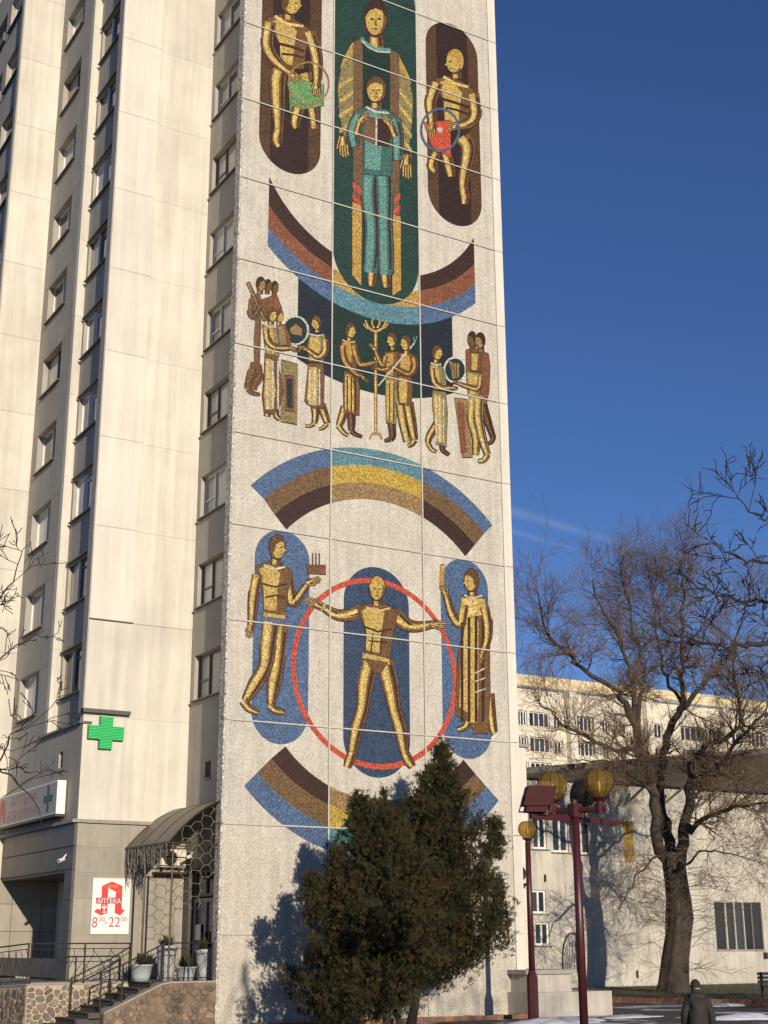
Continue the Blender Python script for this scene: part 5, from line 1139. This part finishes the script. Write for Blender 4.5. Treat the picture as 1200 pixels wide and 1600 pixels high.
# water shoots on the trunk
for _ in range(70):
    j = w.r.randint(2, 6); px, py, rp = rows_[j]; py += w.r.uniform(-20, 20); s_ = w.r.choice((-1, 1)); c = wp(px+s_*rp*.9, py, -.6); w.sub(c, (s_*w.r.uniform(.5, 1)*.86, -s_*.5-w.r.uniform(0, .8), w.r.uniform(-.1, .6)), w.r.uniform(.7, 2.2), .012, 1, -.05, 2, .2)
w.build('willow_tree', root, 'big bare willow with a thick leaning trunk before the white building', 'tree', BARK, TWIG)
# bare trees whose branches enter the frame from the sides
def near_tree(seed, base, label, limbs, per, r0, L, kids=(5, 4, 3), extra=(), up=.04):
    t = Tree(seed); t.kids = list(kids); t.ratio = (.4, .7); t.upk = .6
    b = np.array(base, float); top = np.array(extra[-1] if len(extra) else (b[0], b[1], 9.0), float)
    t.limb([b]+[np.array(e, float) for e in extra], r0, r0*.45, 12, per=.01)
    for (pts, ra, rb) in limbs: t.limb(pts, ra, rb, 7, per=per, L=L, up=up, curl=.2, jit=.025)
    return t.build('bare_tree', b, label, 'tree', BARK2, TWIGD, 'bare street trees')
D1 = 15.0
def n1(px, py, dd=0): return atd(px, py, D1+dd)
tb = n1(1620, 1500, .5); tb[2] = 0
def trunk_pts(b, h, lean=(0, 0)): return [(b[0]+lean[0]*k, b[1]+lean[1]*k, h*k) for k in (.25, .5, .75, 1)]
t1 = trunk_pts(tb, 8.5)
near_tree(31, tb, 'bare street tree whose dark twigs reach in from the right edge',
    [([t1[1], n1(1420, 1010, .3), n1(1280, 1000, .2), n1(1200, 1001, 0), n1(1150, 1009, -.2), n1(1095, 1004, -.3), n1(1035, 985, -.4)], .06, .008),
     ([t1[2], n1(1400, 960, .4), n1(1260, 945, .2), n1(1180, 942, 0), n1(1120, 930, -.2), n1(1070, 900, -.3)], .042, .006),
     ([t1[2], n1(1400, 900, 0), n1(1260, 900, -.2), n1(1190, 880, -.4), n1(1150, 872, -.5), n1(1118, 848, -.5)], .036, .005), ([t1[3], n1(1380, 850, .2), n1(1270, 838, .2), n1(1210, 815, .2), n1(1175, 800, .2), n1(1142, 778, .2)], .03, .005),
     ([t1[2], n1(1380, 1040, .6), n1(1280, 1060, .6), n1(1200, 1060, .6), n1(1150, 1085, .5)], .036, .005)], 3.6, .2, (.25, .75), kids=(4, 3, 2), extra=t1)
t = Tree(32); t.kids = [2, 1, 1]; t.ratio = (.3, .5); t.upk = .5
D2 = 17.0; tb2 = atd(-260, 1500, D2); tb2[2] = 0; t2 = trunk_pts(tb2, 7.5)
n2 = lambda px, py, dd=0: atd(px, py, D2+dd)
near_tree(33, tb2, 'bare street tree whose fine twigs reach in from the left edge',
    [([t2[1], n2(-120, 1020), n2(-20, 960, -.2), n2(20, 905, -.3), n2(45, 850, -.4)], .026, .0035), ([t2[1], n2(-120, 1100), n2(-30, 1050, .2), n2(25, 1010, .3), n2(70, 985, .3)], .026, .0035),
     ([t2[1], n2(-110, 1180, .2), n2(-20, 1200, .2), n2(20, 1150, .1), n2(75, 1110, 0)], .026, .0035), ([t2[1], n2(-110, 1200, -.2), n2(-25, 1180, -.2), n2(30, 1230, -.2), n2(80, 1290, -.3)], .026, .0035)], 3.6, .17, (.25, .7), kids=(3, 2, 2), extra=t2)
# upper twig from the right-hand tree
for (bx_, by_, hh_, seed, lab) in ((1.6, -33.0, 9.0, 41, 'bare street tree standing right of the view in front of the mosaic wall'), (16.5, -20.0, 9.5, 42, 'bare street tree standing right of the view before the white building')):
    b = np.array((bx_, by_, 0.0)); tt = trunk_pts(b, hh_*.6); lim = []; rr_ = random.Random(seed)
    for k in range(9):
        a = 6.283*k/9+rr_.uniform(-.3, .3); s0 = np.array(tt[rr_.choice((1, 2, 3))]); d_ = np.array((math.cos(a), math.sin(a), rr_.uniform(.6, 1.4))); lim.append(([s0, s0+d_*.9, s0+d_*1.9+np.array((0, 0, .3)), s0+d_*2.7+np.array((0, 0, .8))], .06, .012))
    near_tree(seed, b, lab, lim, 5, .16, (.5, 1.5), kids=(5, 4, 3), extra=tt, up=.1)

# ------------------------------------------------------------------ conifers in front of the mosaic wall
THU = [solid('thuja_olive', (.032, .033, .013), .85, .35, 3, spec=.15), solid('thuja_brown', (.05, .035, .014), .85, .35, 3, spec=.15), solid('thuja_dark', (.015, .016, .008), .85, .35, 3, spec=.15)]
def thuja(base, y, outline, spires, seed, n, label, trunk_px):
    """outline: [(py, left px, right px)] at depth y; spires: extra leaders [(px, py_top, half width px, py_base)]"""
    rnd = random.Random(seed); rows_ = sorted(outline); g = MB(); gl = []
    def span(py):
        for a, b in zip(rows_[:-1], rows_[1:]):
            if a[0] <= py <= b[0]: t = (py-a[0])/(b[0]-a[0]); return a[1]+(b[1]-a[1])*t, a[2]+(b[2]-a[2])*t
        return None
    top, bot = rows_[0][0], rows_[-1][0]; ppm = 47.0
    ph = [rnd.uniform(0, 6.28) for _ in range(6)]
    def lump(a, h): return 1+.13*math.sin(3*a+ph[0]+h*2.1)+.10*math.sin(5*a+ph[1]-h*3.3)+.12*math.sin(h*6.5+ph[2]+2*a)+.07*math.sin(h*13+ph[3]+4*a)
    ppmz = 47.0
    for bi in range(n):
        if spires and rnd.random() < .16:
            sx, st_, hw, sb_ = rnd.choice(spires); py = st_+(sb_-st_)*rnd.random()**.7; cx = sx+rnd.uniform(-.3, .3)*hw; rpx = hw*((py-st_)/(sb_-st_)*.8+.15); h = py/40; small = .7
        else:
            py = top+(bot-top)*rnd.random()**.8; sp = span(py); cx = (sp[0]+sp[1])/2; rpx = (sp[1]-sp[0])/2; h = py/47; small = 1
            if rnd.random() > (rpx+14)/85: continue
        a = rnd.uniform(0, 6.283); rr_ = rpx/ppm*lump(a, h)*rnd.uniform(.55, .93); c0 = ony(cx, py, y)
        tip = np.array((c0[0]+rr_*math.cos(a), y+rr_*math.sin(a)*.85, c0[2])); out = np.array((math.cos(a), math.sin(a)*.85, 0))
        bd_ = out*rnd.uniform(.5, 1)+np.array((0, 0, rnd.uniform(.3, 1.2))); bd_ = bd_/np.linalg.norm(bd_); LB = rnd.uniform(.45, .85)*small*min(1, .35+rr_); tone_ = rnd.choice((0, 0, 1, 1, 2))
        for k0 in range(rnd.randint(18, 27)):
            q = rnd.random(); wd = .04+.10*math.sin(math.pi*min(1, q*1.1+.05))*small
            p = tip-bd_*LB*(1-q)*.8+bd_*LB*.15+np.array((rnd.gauss(0, wd), rnd.gauss(0, wd), rnd.gauss(0, wd)))
            if p[1] > -.25 or p[2] < .2: continue
            d = bd_*.55+np.array((rnd.gauss(0, .3), rnd.gauss(0, .3), rnd.uniform(.2, .8))); d = d/np.linalg.norm(d); L_ = rnd.uniform(.12, .27)
            s_ = cross3(d, (rnd.gauss(0, 1), rnd.gauss(0, 1), rnd.gauss(0, 1))); s_ = s_/(np.linalg.norm(s_)+1e-9); dk = tone_ if rnd.random() < .7 else rnd.choice((0, 1, 2)); nv = cross3(d, s_)
            # a flat scale-leaf spray: a rib with three narrow fingers
            for sg, tt, ll in ((0, 0, 1.0), (1, .15, .7), (-1, .3, .65)):
                b0 = p+d*L_*tt; dl = d+s_*sg*.55; dl = dl/np.linalg.norm(dl); wv = cross3(dl, nv)*.0115; g.add([b0, b0+dl*L_*ll*.55+wv, b0+dl*L_*ll-np.array((0, 0, .02)), b0+dl*L_*ll*.55-wv], [(0, 1, 2, 3)], dk)
    t = empty('conifer_tree', base, label, 'tree', 'conifers by the mosaic wall')
    part('crown', g, THU, t)
    tm_ = MB()
    for pts, r_ in trunk_px: tm_.tube([ony(px, py, yy) for px, py, yy in pts], r_, 8)
    part('trunk', tm_, BARK2, t, True)
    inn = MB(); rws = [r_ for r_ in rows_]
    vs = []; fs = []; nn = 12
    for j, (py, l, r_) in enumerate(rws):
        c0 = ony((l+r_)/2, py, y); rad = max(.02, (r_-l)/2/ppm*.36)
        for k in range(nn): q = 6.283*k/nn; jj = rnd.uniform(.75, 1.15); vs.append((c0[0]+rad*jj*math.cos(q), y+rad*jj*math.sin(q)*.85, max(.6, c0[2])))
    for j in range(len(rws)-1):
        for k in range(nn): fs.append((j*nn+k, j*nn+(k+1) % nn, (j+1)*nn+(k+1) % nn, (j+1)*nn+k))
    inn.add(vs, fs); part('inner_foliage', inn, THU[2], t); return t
YM, YL = -3.2, -4.6
bM = ony(645, 1603, YM); bM[2] = 0
thuja(bM, YM, [(1163, 686, 692), (1185, 676, 703), (1215, 655, 716), (1250, 642, 738), (1290, 634, 756), (1330, 628, 770), (1380, 612, 782), (1430, 612, 793), (1470, 618, 790), (1505, 630, 755), (1532, 640, 705)],
      [(690, 1160, 10, 1230), (662, 1212, 14, 1280), (772, 1275, 14, 1340), (778, 1370, 18, 1450)], 51, 1050, 'taller conifer with a ragged spire right of centre before the mosaic', [([(641, 1608, YM), (650, 1560, YM), (662, 1500, YM), (685, 1300, YM)], [.15, .12, .1, .04])])
bL = ony(606, 1612, YL); bL[2] = 0
thuja(bL, YL, [(1246, 556, 566), (1275, 548, 612), (1310, 540, 640), (1350, 528, 660), (1400, 502, 672), (1450, 494, 690), (1495, 482, 680), (1530, 474, 655), (1565, 478, 625), (1588, 492, 600)],
      [(561, 1240, 10, 1300), (601, 1238, 9, 1300), (628, 1262, 12, 1320), (488, 1365, 16, 1440), (525, 1325, 12, 1390)], 52, 1120, 'broader bushy conifer left of the spire, hiding the foot of the mosaic', [([(604, 1618, YL), (606, 1560, YL), (600, 1400, YL)], [.11, .09, .05]), ([(632, 1618, YL), (614, 1570, YL), (600, 1500, YL)], [.09, .08, .05]), ([(606, 1600, YL), (585, 1560, YL), (560, 1480, YL)], [.08, .06, .04])])

# ------------------------------------------------------------------ person seen from behind
def skin_mesh(name, verts, edges, rads, root=0, sub=2):
    me = bpy.data.meshes.new(name); me.from_pydata([tuple(v) for v in verts], edges, []); ob = bpy.data.objects.new(name, me); COL.objects.link(ob)
    sk = ob.modifiers.new('skin', 'SKIN'); sk.use_smooth_shade = True; ob.modifiers.new('sub', 'SUBSURF').levels = sub
    for i, v in enumerate(me.skin_vertices[0].data): v.radius = rads[i] if hasattr(rads[i], '__len__') else (rads[i], rads[i]); v.use_root = (i == root)
    dg = bpy.context.evaluated_depsgraph_get(); m2 = bpy.data.meshes.new_from_object(ob.evaluated_get(dg)); bpy.data.objects.remove(ob); m2.name = name
    return m2
COAT = solid('dark_brown_coat', (.02, .016, .015), .8, .2, 14, bump=.5, bscale=9); HATM = solid('black_knit_hat', (.025, .022, .02), .95, .2, 40, bump=.4, bscale=80); SKINM = solid('skin', (.45, .27, .19), .6, .05, 10); TROU = solid('black_trousers', (.02, .02, .022), .85, .15, 14)
PD = 25.0; pp = atd(1089, 1560, PD); head_z = atd(1088, 1527, PD)[2]; K = head_z/1.70
def pt(x, y, z):  # x to the person's right, y forward (away and slightly left)
    rx = np.array((math.cos(YAW+.1), -math.sin(YAW+.1), 0)); fy = np.array((math.sin(YAW+.1), math.cos(YAW+.1), 0)); return rx*x*K+fy*y*K+np.array((0, 0, z*K))
body = skin_mesh('person', [pt(0, 0, .92), pt(0, .01, 1.12), pt(-.01, .02, 1.32), pt(-.01, .06, 1.43), pt(-.005, .10, 1.5), pt(0, .13, 1.58),
    pt(-.17, .03, 1.33), pt(-.23, .0, 1.08), pt(-.22, .12, .9), pt(.17, .03, 1.33), pt(.23, -.03, 1.08), pt(.22, .06, .86),
    pt(-.09, 0, .88), pt(-.10, .10, .5), pt(-.10, .05, .09), pt(-.10, .2, .04), pt(.09, 0, .88), pt(.10, -.05, .5), pt(.10, -.22, .12), pt(.10, -.1, .04)],
    [(0, 1), (1, 2), (2, 3), (3, 4), (4, 5), (2, 6), (6, 7), (7, 8), (2, 9), (9, 10), (10, 11), (0, 12), (12, 13), (13, 14), (14, 15), (0, 16), (16, 17), (17, 18), (18, 19)],
    [x*K for x in (.14, .14, .15, .07, .085, .07, .07, .055, .04, .07, .055, .04, .09, .07, .05, .04, .09, .07, .05, .04)])
body.materials.append(TROU); po = bpy.data.objects.new('person', body); COL.objects.link(po); po.location = (pp[0], pp[1], 0); po['label'] = 'person in a dark hooded winter coat and knit hat walking away at lower right'; po['category'] = 'person'; ROOT[po.as_pointer()] = (pp[0], pp[1], 0)
def addp(name, me, m): me.materials.append(m); o = bpy.data.objects.new(name, me); COL.objects.link(o); o.parent = po; return o
coat = skin_mesh('coat', [pt(0, 0, .92), pt(0, 0, 1.12), pt(-.005, .02, 1.28), pt(-.005, .035, 1.36), pt(-.005, .05, 1.42), pt(0, -.01, .7), pt(0, -.02, .52), pt(-.16, .03, 1.3), pt(-.235, -.01, 1.08), pt(-.235, .09, .88), pt(.16, .03, 1.3), pt(.235, -.04, 1.08), pt(.23, .03, .86)],
    [(0, 1), (1, 2), (2, 3), (3, 4), (0, 5), (5, 6), (2, 7), (7, 8), (8, 9), (2, 10), (10, 11), (11, 12)], [tuple(v*K for v in x) for x in ((.21, .19), (.20, .18), (.18, .17), (.14, .13), (.10, .11), (.22, .21), (.22, .21), (.095, .095), (.075, .075), (.06, .06), (.095, .095), (.075, .075), (.06, .06))]); addp('coat', coat, COAT)
hood = skin_mesh('hood', [pt(-.12, .0, 1.38), pt(0, -.07, 1.36), pt(.12, .0, 1.38)], [(0, 1), (1, 2)], [.06*K, .09*K, .06*K], 1); addp('hood', hood, COAT)
def ellip(c, rx, ry, rz, zmin=-1.0):
    g = MB(); prof = [(math.cos(a), math.sin(a)) for a in np.linspace(math.asin(max(-.98, zmin)), 1.5, 9)]; n_ = 18
    vs = [pt(c[0]+rx*p[0]*math.cos(q), c[1]+ry*p[0]*math.sin(q), c[2]+rz*p[1]) for p in prof for q in np.linspace(0, 6.283, n_, endpoint=False)]
    fs = [(i*n_+k, i*n_+(k+1) % n_, (i+1)*n_+(k+1) % n_, (i+1)*n_+k) for i in range(len(prof)-1) for k in range(n_)]+[tuple(range((len(prof)-1)*n_, len(prof)*n_)), tuple(range(n_))[::-1]]
    return g.add(vs, fs)
me = mesh_of('hat', ellip((0, .11, 1.555), .092, .11, .115, -.25), HATM, smooth=True); o = bpy.data.objects.new('hat', me); COL.objects.link(o); o.parent = po
g = ellip((0, .115, 1.53), .078, .098, .125); g.add([pt(-.012, .205, 1.55), pt(.012, .205, 1.55), pt(.016, .222, 1.515), pt(-.016, .222, 1.515), pt(0, .2, 1.505)], [(0, 1, 2, 3), (3, 2, 4)])
me = mesh_of('head', g, SKINM, smooth=True); o = bpy.data.objects.new('head', me); COL.objects.link(o); o.parent = po
for s_ in (-1, 1):
    b = np.array((.235*s_, .10 if s_ < 0 else .04, .86 if s_ < 0 else .83)); V_ = [pt(*b), pt(b[0], b[1]+.015, b[2]-.06)]; E_ = [(0, 1)]; R_ = [.03*K, .032*K]
    for k in range(4): V_ += [pt(b[0]+.006, b[1]+.035-.02*k, b[2]-.085), pt(b[0]-.01*s_, b[1]+.04-.02*k, b[2]-.125+.006*abs(k-1))]; i = len(V_); E_ += [(1, i-2), (i-2, i-1)]; R_ += [.0105*K, .009*K]
    V_ += [pt(b[0]-.02*s_, b[1]+.05, b[2]-.07), pt(b[0]-.025*s_, b[1]+.06, b[2]-.1)]; i = len(V_); E_ += [(1, i-2), (i-2, i-1)]; R_ += [.012*K, .010*K]
    addp('hand', skin_mesh('hand', V_, E_, R_, 0, 1), SKINM)

# ------------------------------------------------------------------ bench, snow, small things
bc = atd(1213, 1556, 57); bc[2] = .17; be = empty('park_bench', bc, 'dark wooden bench at the right edge before the white building', 'bench'); WOOD = solid('dark_bench_wood', (.04, .03, .022), .8, .2, 8)
for i in range(3): g = MB(); g.hexa([bc+FB.U*a+FB.N*(.1+.15*i+b)+np.array((0, 0, z)) for z in (.42, .46) for a, b in ((-.9, 0), (.9, 0), (.9, .12), (-.9, .12))]); part('seat_slat', g, WOOD, be)
for i in range(3): g = MB(); g.hexa([bc+FB.U*a+FB.N*(.0+b)+np.array((0, 0, z+.14*i)) for z in (.55, .66) for a, b in ((-.9, 0), (.9, 0), (.9, .04), (-.9, .04))]); part('back_slat', g, WOOD, be)
for s_ in (-.75, .75):
    for d in (.06, .5): g = MB(); g.hexa([bc+FB.U*(s_+a)+FB.N*(d+b)+np.array((0, 0, z)) for z in (-.05, .42 if d > .1 else .95) for a, b in ((-.04, -.04), (.04, -.04), (.04, .04), (-.04, .04))]); part('leg', g, IRON, be)
def heap(c, rx, ry, h, seed):
    rnd = random.Random(seed); g = MB(); n_, m_ = 22, 7; vs = [(c[0], c[1], c[2]+h)]; fs = []
    ph = [rnd.uniform(0, 6.28) for _ in range(4)]
    for j in range(1, m_+1):
        for k in range(n_):
            q = 6.283*k/n_; f = j/m_*(1+.18*math.sin(3*q+ph[0])+.12*math.sin(5*q+ph[1])); vs.append((c[0]+rx*f*math.cos(q), c[1]+ry*f*math.sin(q), c[2]+(h*(1-(j/m_)**2)*(1+rnd.uniform(-.25, .25)) if j < m_ else -.03)))
    for k in range(n_): fs.append((0, 1+k, 1+(k+1) % n_))
    for j in range(m_-1):
        for k in range(n_): fs.append((1+j*n_+k, 1+(j+1)*n_+k, 1+(j+1)*n_+(k+1) % n_, 1+j*n_+(k+1) % n_))
    return g.add(vs, fs)
for (px, py, rx, ry, h, lab) in ((880, 1598, 1.6, .8, .14, 'heap of old snow between the two lamp posts'), (1165, 1592, 1.3, .7, .15, 'patch of old snow right of the walking person'), (1130, 1572, 1.4, .5, .08, 'thin drift of snow behind the walking person'), (985, 1590, 1.2, .35, .05, 'thin smear of snow right of the stone planter')):
    c = onz(px, py, 0); thing('snow_heap', heap(c, rx, ry, h, int(px)), SNOW, c, lab, 'snow', smooth=True)
g = MB(); rnd = random.Random(77)
for _ in range(9000):
    t = rnd.random()*np.linalg.norm(kB-kA); d_ = .4+18*rnd.random()**2; p = kA+kd*t+kn*d_; z = .17+.10*min(1, d_/8); a = rnd.uniform(0, 6.28); h = rnd.uniform(.04, .13); w_ = .012; dx, dy = math.cos(a)*w_, math.sin(a)*w_
    g.add([(p[0]-dx, p[1]-dy, z-.01), (p[0]+dx, p[1]+dy, z-.01), (p[0]+rnd.gauss(0, .04), p[1]+rnd.gauss(0, .04), z+h)], [(0, 1, 2)])
gr = struct('grass', g, solid('winter_grass', (.075, .07, .028), .9, .3, 3), 'stuff')
# vapour trail: thin ice cloud very far away
m, N, L = mat('vapour_trail_cloud'); b = N['Principled BSDF']; b.inputs['Base Color'].default_value = (.85, .86, .9, 1); b.inputs['Roughness'].default_value = 1
tc = N.new('ShaderNodeTexCoord'); no = N.new('ShaderNodeTexNoise'); no.inputs['Scale'].default_value = .012; no.inputs['Detail'].default_value = 5; L.new(tc.outputs['Object'], no.inputs['Vector'])
at_ = N.new('ShaderNodeAttribute'); at_.attribute_name = 'thin'; mu = N.new('ShaderNodeMath'); mu.operation = 'MULTIPLY'; L.new(at_.outputs['Fac'], mu.inputs[0]); L.new(no.outputs['Fac'], mu.inputs[1])
tr = N.new('ShaderNodeBsdfTransparent'); mx = N.new('ShaderNodeMixShader'); L.new(mu.outputs[0], mx.inputs[0]); L.new(tr.outputs[0], mx.inputs[1]); L.new(b.outputs[0], mx.inputs[2]); L.new(mx.outputs[0], N['Material Output'].inputs[0])
for (p0, p1, w0, w1, lab) in (((700, 770), (1040, 868), 16, 6, 'upper streak of a faint vapour trail in the blue sky'), ((700, 800), (930, 866), 12, 5, 'lower streak of a faint vapour trail in the blue sky')):
    g = MB(); al = []; nn, mm_ = 24, 7; vs = []; fs = []
    for i in range(nn):
        t = i/(nn-1); dist = 4000+600*t
        for j in range(mm_):
            s_ = -1+2*j/(mm_-1); wv = w0+(w1-w0)*t; vs.append(atd(p0[0]+(p1[0]-p0[0])*t, p0[1]+(p1[1]-p0[1])*t+s_*wv, dist+20*(1-s_*s_))); al.append(.13*(1-s_*s_)**1.5*(1-t)**.7)
    for i in range(nn-1):
        for j in range(mm_-1): fs.append((i*mm_+j, (i+1)*mm_+j, (i+1)*mm_+j+1, i*mm_+j+1))
    g.add(vs, fs); o = thing('vapour_trail', g, m, vs[0], lab, 'cloud', smooth=True); at2 = o.data.attributes.new('thin', 'FLOAT', 'POINT'); at2.data.foreach_set('value', al)
